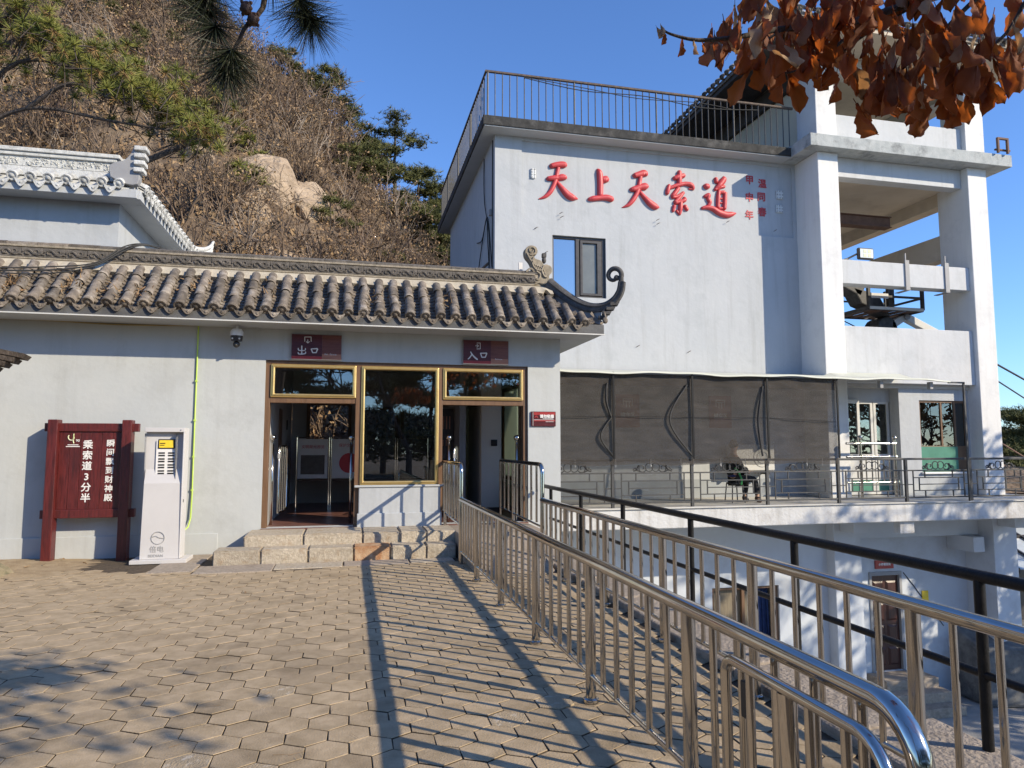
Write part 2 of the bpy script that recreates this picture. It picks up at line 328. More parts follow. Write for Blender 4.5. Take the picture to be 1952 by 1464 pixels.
def text(name, body, size, loc, m, parent=None, ext=.003, off=0.0, align='CENTER', rotx=90, rotz=0, sx=1.0, line=1.0):
    bold = off; off = 0.0
    cu = bpy.data.curves.new(name, 'FONT'); cu.body = body; cu.size = size; cu.extrude = ext; cu.offset = off; cu.align_x = align; cu.align_y = 'CENTER'; cu.space_line = line; cu.resolution_u = 3
    t = bpy.data.objects.new(name + '_src', cu); COL.objects.link(t)
    dg = bpy.context.evaluated_depsgraph_get(); me = bpy.data.meshes.new_from_object(t.evaluated_get(dg)); me.name = name
    bpy.data.objects.remove(t); bpy.data.curves.remove(cu); me.materials.clear()
    if bold:                      # heavier strokes: slightly shifted copies of the glyph in one mesh
        b0 = MB(); vs = [v.co.copy() for v in me.vertices]; fs = [tuple(p.vertices) for p in me.polygons]
        for k, (dx, dz) in enumerate(((0, 0), (bold, 0), (-bold, 0), (0, bold), (0, -bold), (bold*.7, bold*.7), (-bold*.7, -bold*.7))): b0.add([(v.x+dx, v.y+dz, v.z+.0002*k) for v in vs], fs)
        me = b0.mesh(name)
    o = link(name, me, m, parent, loc, rot=(R(rotx), 0, R(rotz))); o.scale = (sx, 1, 1); return o
def spline(pts, n=8):
    """Catmull-Rom through tuples of any length"""
    P = [np.array(p, float) for p in pts]
    if len(P) == 2: return [tuple(P[0] + (P[1]-P[0])*t) for t in np.linspace(0, 1, n)]
    out = []
    for i in range(len(P)-1):
        p0, p1, p2, p3 = P[max(i-1, 0)], P[i], P[i+1], P[min(i+2, len(P)-1)]
        for k in range(n):
            t = k/n; out.append(tuple(.5*((2*p1)+(p2-p0)*t+(2*p0-5*p1+4*p2-p3)*t*t+(3*p1-p0-3*p2+p3)*t**3)))
    out.append(tuple(P[-1])); return out
def brush(mb, st, y, h, n=6):
    """relief brush stroke on the plane y facing -y: points (x, z, half width)"""
    q = spline(st, n); q = [np.array(p) for p in q]; w0 = q[0][2]; w1 = q[-1][2]
    def cap(c, d, w, sgn):
        out = []
        for a in (85, 60, 30): out.append(np.array([c[0]+sgn*d[0]*w*math.sin(R(a)), c[1]+sgn*d[1]*w*math.sin(R(a)), max(w*math.cos(R(a)), .001)]))
        return out
    d0 = q[1][:2]-q[0][:2]; d0 = d0/(np.linalg.norm(d0)+1e-9); d1 = q[-1][:2]-q[-2][:2]; d1 = d1/(np.linalg.norm(d1)+1e-9)
    q = cap(q[0], d0, w0*.8, -1) + q + cap(q[-1], d1, w1*.8, 1)[::-1]
    rows = []
    for i, p in enumerate(q):
        d = q[min(i+1, len(q)-1)][:2]-q[max(i-1, 0)][:2]; L_ = np.linalg.norm(d); d = d/L_ if L_ > 1e-9 else d0
        nx, nz = -d[1], d[0]; w = max(p[2], .001); hh = h*min(1, w/(h*.8)) if h > .01 else h
        rows.append([(p[0]+nx*w*a, y-hh*b, p[1]+nz*w*a) for a, b in ((1, 0), (.94, .45), (.68, .85), (0, 1), (-.68, .85), (-.94, .45), (-1, 0))])
    mb.grid(rows)
random.seed(7)
STROKES = {
 'sky': [[(4.807,8.608,0.064),(4.935,8.647,0.073),(5.082,8.67,0.083),(5.165,8.668,0.077)],[(4.99,8.579,0.051),(4.961,8.45,0.051),(4.933,8.303,0.055),(4.877,8.136,0.058),(4.784,7.948,0.058),(4.648,7.811,0.045),(4.476,7.734,0.011)],[(4.714,8.275,0.055),(4.86,8.296,0.073),(4.988,8.317,0.064),(5.079,8.343,0.083),(5.171,8.342,0.064)],[(4.959,8.215,0.04),(5.077,8.062,0.064),(5.223,7.912,0.088),(5.351,7.841,0.083),(5.498,7.822,0.015)]],
 'up': [[(6.039,8.629,0.041),(6.085,8.532,0.079),(6.101,8.295,0.079),(6.096,7.947,0.075)],[(6.158,8.374,0.076),(6.244,8.39,0.095),(6.281,8.384,0.08)],[(5.795,7.832,0.047),(5.908,7.859,0.071),(6.095,7.892,0.066),(6.265,7.915,0.079),(6.406,7.881,0.076)]],
 'sky2': [[(7.039,8.562,0.068),(7.156,8.6,0.081),(7.292,8.65,0.088),(7.35,8.627,0.078)],[(7.203,8.539,0.058),(7.171,8.388,0.054),(7.149,8.256,0.062),(7.088,8.084,0.062),(6.969,7.889,0.062),(6.852,7.769,0.048),(6.688,7.692,0.011)],[(6.936,8.182,0.054),(7.052,8.21,0.081),(7.188,8.268,0.078),(7.324,8.298,0.097),(7.383,8.303,0.062)],[(7.186,8.147,0.043),(7.318,7.991,0.062),(7.471,7.855,0.088),(7.606,7.782,0.082),(7.713,7.777,0.016)]],
 'rope': [[(8.149,8.589,0.056),(8.279,8.639,0.07),(8.43,8.69,0.06)],[(8.302,8.783,0.056),(8.298,8.622,0.07),(8.284,8.45,0.06)],[(8.005,8.389,0.049),(7.963,8.254,0.059),(7.941,8.159,0.049)],[(8.013,8.315,0.044),(8.234,8.408,0.056),(8.474,8.471,0.056),(8.634,8.443,0.064),(8.692,8.353,0.044)],[(8.692,8.353,0.04),(8.561,8.342,0.02)],[(8.272,8.336,0.05),(8.149,8.176,0.06),(8.097,8.087,0.052),(8.226,8.107,0.044),(8.408,8.225,0.044)],[(8.408,8.225,0.04),(8.265,8.054,0.052),(8.163,7.942,0.052),(8.302,7.972,0.052),(8.433,8.03,0.056),(8.425,8.095,0.036)],[(8.322,7.964,0.056),(8.308,7.795,0.06),(8.284,7.634,0.04)],[(8.284,7.634,0.036),(8.201,7.726,0.032)],[(8.137,7.847,0.05),(8.098,7.704,0.04)],[(8.439,7.87,0.052),(8.496,7.772,0.052)]],
 'way': [[(9.35,8.685,0.057),(9.363,8.591,0.053)],[(9.587,8.745,0.045),(9.575,8.676,0.082),(9.468,8.533,0.078),(9.331,8.397,0.041)],[(9.32,8.387,0.045),(9.445,8.454,0.049),(9.6,8.496,0.041)],[(9.432,8.358,0.049),(9.405,8.165,0.057),(9.387,7.907,0.049)],[(9.42,8.319,0.041),(9.585,8.332,0.054)],[(9.615,8.316,0.054),(9.598,8.104,0.058),(9.581,7.884,0.053)],[(9.456,8.15,0.023),(9.559,8.168,0.023)],[(9.453,8.035,0.023),(9.556,8.053,0.023)],[(9.407,7.883,0.031),(9.561,7.901,0.035)],[(9.038,8.458,0.073),(9.108,8.445,0.081)],[(9.009,8.171,0.041),(9.122,8.218,0.061),(9.109,8.122,0.053),(9.163,8.031,0.053),(9.104,7.932,0.041)],[(8.93,7.852,0.04),(9.062,7.881,0.057),(9.223,7.865,0.065),(9.424,7.767,0.082),(9.627,7.725,0.088),(9.792,7.753,0.066),(9.928,7.796,0.012)]],
 'exit': [[(-0.753,3.198,0.01),(-0.75,3.078,0.009)],[(-0.805,3.16,0.008),(-0.793,3.128,0.008),(-0.706,3.13,0.007),(-0.696,3.161,0.007)],[(-0.805,3.095,0.008),(-0.79,3.068,0.008),(-0.699,3.078,0.008),(-0.693,3.107,0.007)],[(-0.608,3.153,0.009),(-0.584,3.096,0.009)],[(-0.608,3.156,0.007),(-0.515,3.163,0.01)],[(-0.51,3.156,0.01),(-0.532,3.098,0.009)],[(-0.582,3.096,0.008),(-0.534,3.099,0.008)]],
 'exita': [[(-0.709,3.273,0.006),(-0.711,3.343,0.006)],[(-0.711,3.343,0.006),(-0.614,3.347,0.006)],[(-0.614,3.347,0.006),(-0.612,3.275,0.006)],[(-0.664,3.3,0.006),(-0.663,3.255,0.006)],[(-0.685,3.271,0.006),(-0.663,3.248,0.006)],[(-0.663,3.248,0.006),(-0.639,3.272,0.006)]],
 'entr': [[(1.952,3.186,0.009),(1.978,3.143,0.011),(2.021,3.098,0.013),(2.065,3.063,0.013)],[(1.972,3.145,0.009),(1.945,3.101,0.009),(1.91,3.065,0.008)],[(2.12,3.166,0.01),(2.142,3.104,0.009)],[(2.12,3.169,0.009),(2.224,3.174,0.01)],[(2.226,3.169,0.01),(2.202,3.106,0.009)],[(2.142,3.102,0.009),(2.204,3.104,0.009)]],
 'entra': [[(2.057,3.34,0.005),(2.114,3.342,0.005)],[(2.114,3.342,0.005),(2.114,3.242,0.005)],[(2.114,3.242,0.005),(2.055,3.24,0.005)],[(2.035,3.291,0.005),(2.083,3.293,0.005)],[(2.057,3.318,0.005),(2.085,3.293,0.005)],[(2.085,3.293,0.005),(2.057,3.265,0.005)]],
}

# ------------------------------------------------------------------ the setting: pavement, kerb, lower yard, hill
X0P, X1P, Y0P, Y1P = -7.2, 2.66, .6, 10.0
bed = MB(); bed.box(-40, 3.28, -40, 19, -1.2, -.0095)
pavement = struct('pavement', bed, M['joint'])
def hex_variant(k):
    rg = random.Random(k); r = .1278; bm = MB(); hs = []
    for a in range(6):
        t = R(60*a+30); q = r*(1+rg.uniform(-.025, .012)); hs.append((q*math.cos(t)*1.03, q*math.sin(t)*1.0))
    vs = [(x, y, -.06) for x, y in hs] + [(x, y, -.003) for x, y in hs] + [(x*.982, y*.982, 0) for x, y in hs]
    fs = [(i, (i+1) % 6, (i+1) % 6+6, i+6) for i in range(6)] + [(i+6, (i+1) % 6+6, (i+1) % 6+12, i+12) for i in range(6)] + [tuple(range(12, 18))]
    return vs, fs
HV = [hex_variant(k) for k in range(7)]
hex_mesh = []
for k, (vs, fs) in enumerate(HV):
    b = MB(); b.add(vs, fs); me = b.mesh('paver'); me.materials.append(M['paver']); me.materials.append(M['joint']); me.polygons.foreach_set('material_index', [1]*6+[0]*7); hex_mesh.append(me)
chalk_mesh = hex_mesh[0].copy(); chalk_mesh.materials.clear(); chalk_mesh.materials.append(M['paver_chalk']); chalk_mesh.materials.append(M['joint'])
cells = []
fwd = Vector((math.sin(R(13.13)), math.cos(R(13.13)), 0)); rgt = Vector((fwd.y, -fwd.x, 0))
rowi = 0; y = 5.21 - .2*22
while y < Y1P+.4:
    x = -.315 - .2326*30 + (.1163 if rowi % 2 else 0)
    while x < X1P:
        lim = 9.98 if x > -.4 else (9.7 if x > -1.9 else 10.3 + .25*math.sin(x*3))
        if y < lim and x > X0P: cells.append((x, y))
        x += .2326
    y += .2014; rowi += 1
def seen(c):
    d = Vector((c[0], c[1], 0)); f = d.dot(fwd); s = d.dot(rgt)
    return f > 3.0 and abs(s/f) < .75 and f > 3.25 + 0
near = sorted([c for c in cells if seen(c)], key=lambda c: Vector((*c, 1.6)).length)[:300]
nearset = set(near); far = MB(); rg = random.Random(3)
for c in cells:
    k = rg.randrange(7); dz = rg.uniform(-.004, .0025); tx, ty = rg.gauss(0, .008), rg.gauss(0, .008); rz = rg.gauss(0, .018)
    if c[1] > 8.6 and c[0] < -1.2: dz -= .004
    if c in nearset:
        me = chalk_mesh if rg.random() < .03 else hex_mesh[k]
        o = link('paver', me, None, pavement, (c[0], c[1], dz)); o.rotation_euler = (tx, ty, rz)
    else:
        vs, fs = HV[k]; mt = Matrix.Translation((c[0], c[1], dz)) @ Euler((tx, ty, rz)).to_matrix().to_4x4()
        far.add([mt @ Vector(v) for v in vs], fs)
o = obj('pavers', far, M['paver'], pavement); o['kind'] = 'stuff'; o.data.materials.append(M['joint']); o.data.polygons.foreach_set('material_index', ([1]*6+[0]*7)*(len(o.data.polygons)//13))
rg = random.Random(11)
# flat stones in front of the steps
for i, (xa, xb, ya, yb) in enumerate([(-1.92, -.95, 9.72, 10.3), (-.94, -.05, 9.86, 10.3), (-.03, .86, 9.9, 10.3), (.88, 1.5, 9.96, 10.3), (-2.5, -1.95, 9.9, 11.4)]):
    b = MB(); b.hexa([(xa, ya, -.05), (xb, ya+.03, -.05), (xb, yb, -.05), (xa, yb, -.05)], [(xa, ya, .004), (xb, ya+.03, .006), (xb, yb, .008), (xa, yb, .006)])
    obj('flagstone', b, M['granite'] if i % 2 else M['kerb'], pavement, bevel=.01)
# sandy soil along the foot of the wall
def mound(name, x0, x1, y0, y1, h, m, n=26, seed=1, power=1.0):
    rg = np.random.default_rng(seed); P = []
    for i in range(n):
        row = []
        for j in range(n):
            u, v = i/(n-1), j/(n-1); e = min(u, 1-u, v)*4; e = min(1, e)**power
            nz = .5*math.sin(7*u+seed)+.5*math.sin(9*v+2*u*5)
            row.append((x0+(x1-x0)*u+.06*math.sin(9*v+seed), y0+(y1-y0)*v+.05*math.sin(11*u), -.03+h*e*(1+.35*nz)+rg.normal(0, .003)))
        P.append(row)
    b = MB(); b.grid(P); return b
struct('soil', mound('soil', -9, -2.95, 9.9, 11.5, .055, M['dirt'], 34), M['dirt'], smooth=180)
# kerb stones between lane railing and the drop
kz = .085
for i in range(12):
    ya = -2.2 + i*1.14; b = MB(); j = rg.uniform(-.015, .015); t = rg.uniform(-.012, .012)
    b.hexa([(2.70+j, ya, -.3), (3.27+j, ya, -.3), (3.27+j, ya+1.12, -.3), (2.70+j, ya+1.12, -.3)],
           [(2.70+j, ya, kz-.03+t), (3.27+j, ya, kz+t), (3.27+j, ya+1.12, kz+t), (2.70+j, ya+1.12, kz-.03-t)])
    if i == 0: kerb = struct('kerb', b, M['kerb'], bevel=.02)
    else: obj('kerb_stone', b, M['kerb'], kerb, bevel=.02)
b = MB(); b.box(2.9, 3.3, -40, 13.6, -5.2, -.31); struct('retaining_wall', b, M['concrete'])
b = MB(); b.box(3.3, 60, -40, 60, -5.4, -4.95); struct('yard', b, M['lower_ground'])
b = MB(); b.box(7.5, 13.2, 10.4, 11.3, -4.95, -4.72); struct('gravel_bed', b, M['joint'])
# far ground sheet
b = MB(); b.grid([[(x, y, -5.5) for y in (-600, 0, 600)] for x in (-600, 0, 600)]); struct('ground', b, M['hill'])
# hill: foot behind the buildings, ridge falling to the right
RX = [-80, -45, -23, -18, -13.4, -10, -8.2, -5.7, -3.6, -1, 1.7, 4, 7, 12, 20, 30, 45]
RZ = [34, 34, 31.5, 31, 30, 28, 26.7, 25.6, 24.6, 21.8, 18.2, 15.6, 14, 11, 4, -3, -6]
def vnoise(x, y, s, seed):
    return (math.sin(x*s+seed)*math.cos(y*s*1.3+seed*2.1) + .5*math.sin(x*s*2.3+y*s*1.7+seed*3) + .25*math.sin(x*s*4.9-y*s*5.3+seed))/1.75
def hill_z(x, y):
    zr = float(np.interp(x, RX, RZ)); yr = 46 + 2.5*math.sin(x*.21)
    s = (y-18.6)/(yr-18.6)
    if s <= 0: return .6*1.0 - 1.8*max(0, -s)*6
    z = .6 + (zr-.6)*(s**.93 if s <= 1 else 1-(s-1)*.8)
    z += (vnoise(x, y, .33, 1)*1.3 + vnoise(x, y, .9, 4)*.45 + vnoise(x, y, 2.1, 7)*.16)*min(1, s*4)
    return z
n1, n2 = 190, 110
hx = np.linspace(-75, 44, n1); hy = np.concatenate([np.linspace(17.6, 50, 90), np.linspace(51, 80, 20)])
V = [(x, y, hill_z(x, y)) for x in hx for y in hy]
idx = np.arange(n1*n2).reshape(n1, n2); F = np.stack([idx[:-1, :-1], idx[1:, :-1], idx[1:, 1:], idx[:-1, 1:]], -1).reshape(-1, 4)
hill = link('hill', np_mesh('hill', V, F), M['hill'], smooth=180); hill['kind'] = 'structure'

# ------------------------------------------------------------------ entrance building (front wall y = 11.45, floor z = .36)
FZ = .36; YA = 11.45
eb = thing('entrance_building', 'low grey-blue station entrance with dark tiled eave and two gold framed doorways', 'building', (0, YA, 0))
b = MB(); b.holes(-16, 3.52, -.3, 3.9, YA, YA+.22, [(-1.29, 2.95, FZ, 2.97)])
b.box(3.30, 3.519, YA+.221, 11.95, -5, 3.9); b.box(3.30, 3.519, 15.4, 16.24, -5, 3.9); b.box(3.30, 3.519, 11.951, 15.399, -5, .9); b.box(3.30, 3.519, 11.951, 15.399, 2.9, 3.9)
obj('wall', b, M['wall_blue'], eb)
b = MB(); b.box(-16, -1.9, YA-.02, YA-.001, -.2, .31); obj('plinth', b, M['wall_blue'], eb, bevel=.006)
b = MB(); b.box(3.36, 3.44, 11.951, 12.03, .901, 2.899); b.box(3.36, 3.44, 15.3, 15.399, .901, 2.899); b.box(3.36, 3.44, 13.2, 13.28, .901, 2.899); b.box(3.36, 3.44, 12.031, 15.299, 2.82, 2.899); b.box(3.36, 3.44, 12.031, 15.299, .901, .98); sw = obj('side_window', b, M['brown_frame'], eb)
b = MB(); b.box(3.395, 3.401, 12.02, 13.21, .97, 2.83); obj('pane', b, M['acrylic'], sw)
b = MB(); b.box(3.395, 3.401, 13.27, 15.31, .97, 2.83); obj('pane', b, M['frosted'], sw, label='frosted pale green pane')
b = MB(); b.box(-16, 3.298, YA+.222, 16.5, FZ-.3, FZ); b.box(-1.29, 2.95, YA-.02, YA+.222, FZ-.3, FZ-.001); obj('floor', b, M['floor_in'], eb)
# pier under the shop window
b = MB(); b.box(.17, 1.47, YA-.03, YA+.2, FZ, .965); obj('window_pier', b, M['wall_white'], eb, bevel=.012)
b = MB(); b.box(.15, 1.49, YA-.055, YA-.031, .30, .56); obj('pier_base', b, M['wall_white'], eb, bevel=.008)
b = MB(); b.box(.10, 1.52, YA-.05, YA+.18, .967, 1.0); obj('window_sill', b, M['eave_grey'], eb, bevel=.008)
# dark brown outer frame and posts
b = MB(); b.box(-1.29, 2.95, YA+.04, YA+.2, 2.915, 2.968); b.box(-1.29, -1.215, YA+.04, YA+.2, FZ, 2.914); b.box(2.875, 2.949, YA+.04, YA+.2, FZ, 2.914)
b.box(.095, .185, YA+.03, YA+.2, FZ, 2.914); b.box(1.43, 1.50, YA+.03, YA+.2, FZ, 2.914)
b.box(-1.214, .094, YA+.04, YA+.2, 2.30, 2.40); b.box(1.501, 2.874, YA+.04, YA+.2, 2.30, 2.40)
obj('door_frame', b, M['brown_frame'], eb, bevel=.006)
def gold_window(name, x0, x1, z0, z1, y, wid=.06, gm='glass'):
    b = MB(); b.holes(x0, x1, z0, z1, y, y+.06, [(x0+wid, x1-wid, z0+wid, z1-wid)])
    w = obj(name, b, M['gold'], eb, bevel=.014, seg=2)
    p = MB(); p.box(x0+wid-.01, x1-wid+.01, y+.045, y+.051, z0+wid-.01, z1-wid+.01); obj('pane', p, M[gm], w)
    p = MB(); p.holes(x0+wid*.45, x1-wid*.45, z0+wid*.45, z1-wid*.45, y-.012, y-.001, [(x0+wid*.8, x1-wid*.8, z0+wid*.8, z1-wid*.8)]); obj('bead', p, M['gold'], w, bevel=.004)
    return w
gold_window('transom_window', -1.21, .10, 2.385, 2.912, YA+.01)
gold_window('shop_window', .18, 1.435, 1.002, 2.912, YA+.005)
gold_window('transom_window', 1.50, 2.87, 2.385, 2.912, YA+.01)
# interior
b = MB(); b.box(-1.36, -1.24, YA+.223, 16.2, FZ, 3.3); obj('inner_wall', b, M['wall_in'], eb)
b = MB(); b.holes(-1.238, 3.295, FZ+.001, 3.3, 16.25, 16.4, [(-.92, .05, 1.3, 2.6), (.27, 1.1, 1.3, 2.5), (1.16, 2.0, 1.3, 2.5)]); obj('rear_wall', b, M['wall_in'], eb)
b = MB(); b.box(-16, 3.297, YA+.224, 16.5, 3.32, 3.5); obj('inner_ceiling', b, M['ceil_in'], eb)
for x0, x1 in ((-.92, .05), (.27, 1.1), (1.16, 2.0)):
    b = MB(); b.holes(x0, x1, 1.3, 2.6 if x0 < 0 else 2.5, 16.2, 16.3, [(x0+.07, x1-.07, 1.37, 2.53 if x0 < 0 else 2.43)]); w = obj('rear_window', b, M['brown_frame'], eb, bevel=.006)
b = MB(); b.box(2.02, 2.14, 13.0, 16.2, FZ+.001, 3.3); obj('corridor_wall', b, M['grey_mid'], eb)
b = MB(); b.box(2.42, 2.80, 12.9, 14.4, FZ+.12, 3.3); obj('corridor_pillar', b, M['cream_in'], eb, bevel=.01)
b = MB(); b.box(2.41, 2.81, 12.89, 14.41, FZ+.001, FZ+.119); obj('pillar_skirting', b, M['black'], eb)
b = MB(); b.box(3.03, 3.12, 12.4, 12.5, FZ+.001, 3.2); obj('corridor_post', b, M['brown_frame'], eb)
b = MB(); b.box(2.60, 2.72, 12.88, 12.889, 1.62, 1.74); obj('switch_plate', b, M['black'], eb, bevel=.004)
b = MB(); b.box(-1.238, -1.22, 13.3, 13.75, 1.4, 2.3); obj('notice_frame', b, M['brown_frame'], eb); b = MB(); b.box(-1.238, -1.225, 14.9, 15.05, 1.95, 2.15); obj('wall_meter', b, M['black'], eb)
for k in range(5):     # printed arrows on the corridor board
    pass
b = MB(); b.box(1.62, 2.0, 13.6, 13.62, FZ+.5, 2.35); bo = obj('corridor_board', b, M['dark_frame'], eb)
b = MB()
for k in range(5):
    x = 1.66+.062*k; b.box(x, x+.022, 13.59, 13.599, 1.95, 2.2); b.box(x, x+.018, 13.59, 13.599, 1.62, 1.74)
obj('board_print', b, M['sign_lite'], bo)
# eave: soffit slab, fascia
b = MB(); b.box(-16, 4.08, 10.862, YA-.001, 3.46, 3.60); b.box(3.521, 4.08, YA+.001, 16.2, 3.46, 3.60); obj('soffit', b, M['eave_grey'], eb, bevel=.006)
b = MB(); b.box(-16, 4.10, 10.835, 10.861, 3.476, 3.63); b.box(4.082, 4.12, 10.96, 16.2, 3.515, 3.66); obj('fascia', b, M['fascia'], eb, bevel=.004)
b = MB(); b.box(-16, 4.11, 10.828, 10.861, 3.458, 3.4755); obj('fascia_lit_edge', b, M['off_white'], eb)  # pale strip paints in the lit lower edge of the fascia
# roof: pan bed, tiles, cement fillet, carved ridge, cap
roof_b = MB()
roof_b.prism([(10.87, 3.60), (10.87, 3.61), (11.62, 4.30), (11.76, 4.38), (11.76, 4.60), (12.0, 4.60), (12.0, 3.60)], -16, 3.45, 'x')
roof = obj('roof', roof_b, M['carve_dark'], eb)
PX = [-4.57+.2377*k for k in range(-9, 36)]
ROWN = 4
def half_tile(L, r, flip=False, disc=False, n=9):
    """curved tile lying along +y with a collar at the low end"""
    vs = []; fs = []
    st = [(0, 1.0), (.012, 1.06), (.05, 1.06), (.056, .97), (L-.004, .93), (L, .9)]
    for y, k in st:
        for i in range(n):
            a = PI*i/(n-1); vs.append((-r*k*math.cos(a), y, r*k*math.sin(a)))
    for j in range(len(st)-1):
        for i in range(n-1): fs.append((j*n+i, j*n+i+1, (j+1)*n+i+1, (j+1)*n+i))
    if disc:
        o = len(vs); c = 16
        for yy, k in ((-.002, 1.08), (-.02, 1.08), (-.02, .84), (-.012, .80), (-.012, .5), (-.026, .3)):
            for i in range(c): a = 2*PI*i/c; vs.append((r*k*math.cos(a), yy, r*k*math.sin(a)*1.0-.004))
        for j in range(5):
            for i in range(c): fs.append((o+j*c+i, o+j*c+(i+1) % c, o+(j+1)*c+(i+1) % c, o+(j+1)*c+i))
        fs.append(tuple(o+5*c+i for i in range(c)))
    b = MB(); b.add(vs, fs); return b
def drip_tile(w, h, L=.10):
    """pan tile end with a hanging leaf-shaped lip"""
    n = 9; vs = []; fs = []
    prof = [(-w/2+w*i/(n-1)) for i in range(n)]
    def cz(x): return -.028*(1-(2*x/w)**2)
    lip = lambda x: -h*(1-abs(2*x/w)**1.7)-.018
    for (yy, lowered) in ((L, 0), (0, 0), (-.012, 1), (-.024, 2)):
        for x in prof:
            z = cz(x)
            vs.append((x, yy, z))
    # face plate
    o = len(vs)
    for k, yy in ((1, -.024), (1, -.004)):
        for x in prof: vs.append((x*.98, yy - .02*0, cz(x)+lip(x)))
    for j in range(3):
        for i in range(n-1): fs.append((j*n+i, j*n+i+1, (j+1)*n+i+1, (j+1)*n+i))
    for i in range(n-1): fs.append((3*n+i, 3*n+i+1, o+i+1, o+i))
    for i in range(n-1): fs.append((o+i, o+i+1, o+n+i+1, o+n+i))
    for i in range(n-1): fs.append((n+i, o+n+i, o+n+i+1, n+i+1))
    b = MB(); b.add(vs, fs)
    c = 12                                  # round boss on the lip
    ring = [(.022*math.cos(2*PI*i/c), -.027, -h*.45-.03+.022*math.sin(2*PI*i/c)) for i in range(c)]; inn = [(p[0]*.5, -.034, (p[2]+h*.45+.03)*.5-h*.45-.03) for p in ring]
    b.add(ring+inn, [(i, (i+1) % c, (i+1) % c+c, i+c) for i in range(c)]+[tuple(range(c, 2*c))]); return b
TL = .262
tm = half_tile(TL, .072).mesh('tile'); tm.materials.append(M['tile'])
te = half_tile(TL, .074, disc=True).mesh('tile'); te.materials.append(M['tile'])
dm = drip_tile(.17, .058).mesh('drip_tile'); dm.materials.append(M['tile'])
for me in (tm, te): me.polygons.foreach_set('use_smooth', [True]*len(me.polygons)); me.set_sharp_from_angle(angle=R(50))
SL = math.atan2(.72, .76); cs, sn = math.cos(SL), math.sin(SL)
rg = random.Random(5)
def hip_len(x):
    return .95 if x < 3.05 else max(.1, .95-(x-3.05)*.95)
pan = MB()
for x in PX:
    L = hip_len(x); k = 0
    while k*.232 < L-.06:
        d = k*.232; y = 10.80+d*cs; z = 3.662+d*sn
        o = link('tile', te if k == 0 else tm, None, roof, (x+rg.uniform(-.010, .010), y+rg.uniform(-.008, .008), z-.006+rg.uniform(-.009, .007)))
        o.rotation_euler = (SL+rg.uniform(-.035, .035), rg.uniform(-.09, .09), rg.uniform(-.045, .045)); k += 1
    xm = x+.1189
    if x < 3.7:
        o = link('drip_tile', dm, None, roof, (xm+rg.uniform(-.006, .006), 10.815, 3.632+rg.uniform(-.006, .004))); o.rotation_euler = (rg.uniform(-.06, .1), rg.uniform(-.06, .06), rg.uniform(-.05, .05))
    L2 = hip_len(xm); d = .05
    while d < L2:                             # small overlapping pan tiles in the gutters
        y = 10.84+d*cs; z = 3.628+d*sn; P = []
        for t, up in ((0, .024), (.105, .0)):
            P.append([(xm-.078+.156*i/4+rg.uniform(-.002, .002), y+t*cs-up*sn*.5, z+t*sn+up-.03*(1-(i/2-1)**2)+rg.uniform(-.002, .002)) for i in range(5)])
        pan.grid(P); pan.grid([P[0], [(p[0], p[1]+.008, p[2]-.022) for p in P[0]]][::-1]); d += .088
o = obj('pan_tiles', pan, M['tile'], roof); o['kind'] = 'stuff'
# cement fillet with scallops over the barrel tops
P = []
for i in range(int((3.42+16)/.0198)+1):
    x = -16+.0198*i; ph = ((x+4.57)/.2377) % 1.0; bump = max(0, math.cos(2*PI*ph)); low = 4.245+.085*bump**.7 + .01*math.sin(x*13)
    yl = 10.80+(low-3.66)/sn*cs - .03*bump
    P.append([(x, yl+.045, low-.05), (x, yl-.012, low), (x, 11.60+.01*math.sin(x*5), 4.385), (x, 11.66, 4.42), (x, 11.70, 4.425)])
b = MB(); b.grid(P); obj('cement_fillet', b, M['cement'], roof, smooth=50)
# carved frieze
b = MB(); b.box(-16, 3.12, 11.655, 11.98, 4.426, 4.455); obj('ridge_course', b, M['carve_tan'], roof, bevel=.008)
b = MB(); b.box(-16, 3.12, 11.69, 11.97, 4.456, 4.61); obj('frieze', b, M['carve_dark'], roof)
def scroll_panel(b, x, w, z0, h, y, d):
    """a vine relief in one frieze block"""
    m = w/2
    pts = [(x+w*t, y-.004, z0+h*(.5+.3*math.sin(2*PI*t))) for t in np.linspace(.02, .98, 13)]
    b.path(pts, [.012+.004*math.sin(PI*t) for t in np.linspace(0, 1, 13)], 5)
    for c, s in (((x+w*.27, z0+h*.42), 1), ((x+w*.73, z0+h*.6), -1)):
        sp = []
        for k in range(12):
            a = k*.62; rr = h*.34*(1-k/14); sp.append((c[0]+rr*math.cos(a)*1.3, y-.006, c[1]+s*rr*math.sin(a)))
        b.path(sp, [.011-.0004*k for k in range(12)], 4)
    for k in range(3):
        xx = x+w*(.12+.36*k); b.path([(xx, y-.002, z0+h*.15), (xx+.03, y-.012, z0+h*.3), (xx+.075, y-.004, z0+h*.2)], [.004, .013, .003], 4)
k = 0; x = -8.1
while x < 3.05:
    b = MB(); b.box(x+.003, x+.293, 11.672, 11.6895, 4.462, 4.604); scroll_panel(b, x+.01, .276, 4.466, .132, 11.668, .02)
    obj('frieze_block', b, M['carve_dark'], roof, smooth=40); x += .296; k += 1
b = MB(); b.box(-16, 3.14, 11.66, 12.0, 4.612, 4.645); obj('ridge_course', b, M['carve_tan'], roof, bevel=.008)
x = -8.0; i = 0
while x < 3.0:
    L = .42; b = MB(); b.path([(x, 11.83, 4.665+rg.uniform(-.004, .004)), (x+L-.006, 11.83, 4.665+rg.uniform(-.004, .004))], .058, 10, sx=2.6); obj('ridge_tile', b, M['tile'] if x < -4 else M['carve_dark'], roof, smooth=50); x += L; i += 1
b = MB(); b.box(-16, 3.0, 11.9, 16.6, 3.65, 4.0); obj('flat_roof', b, M['concrete'], eb)
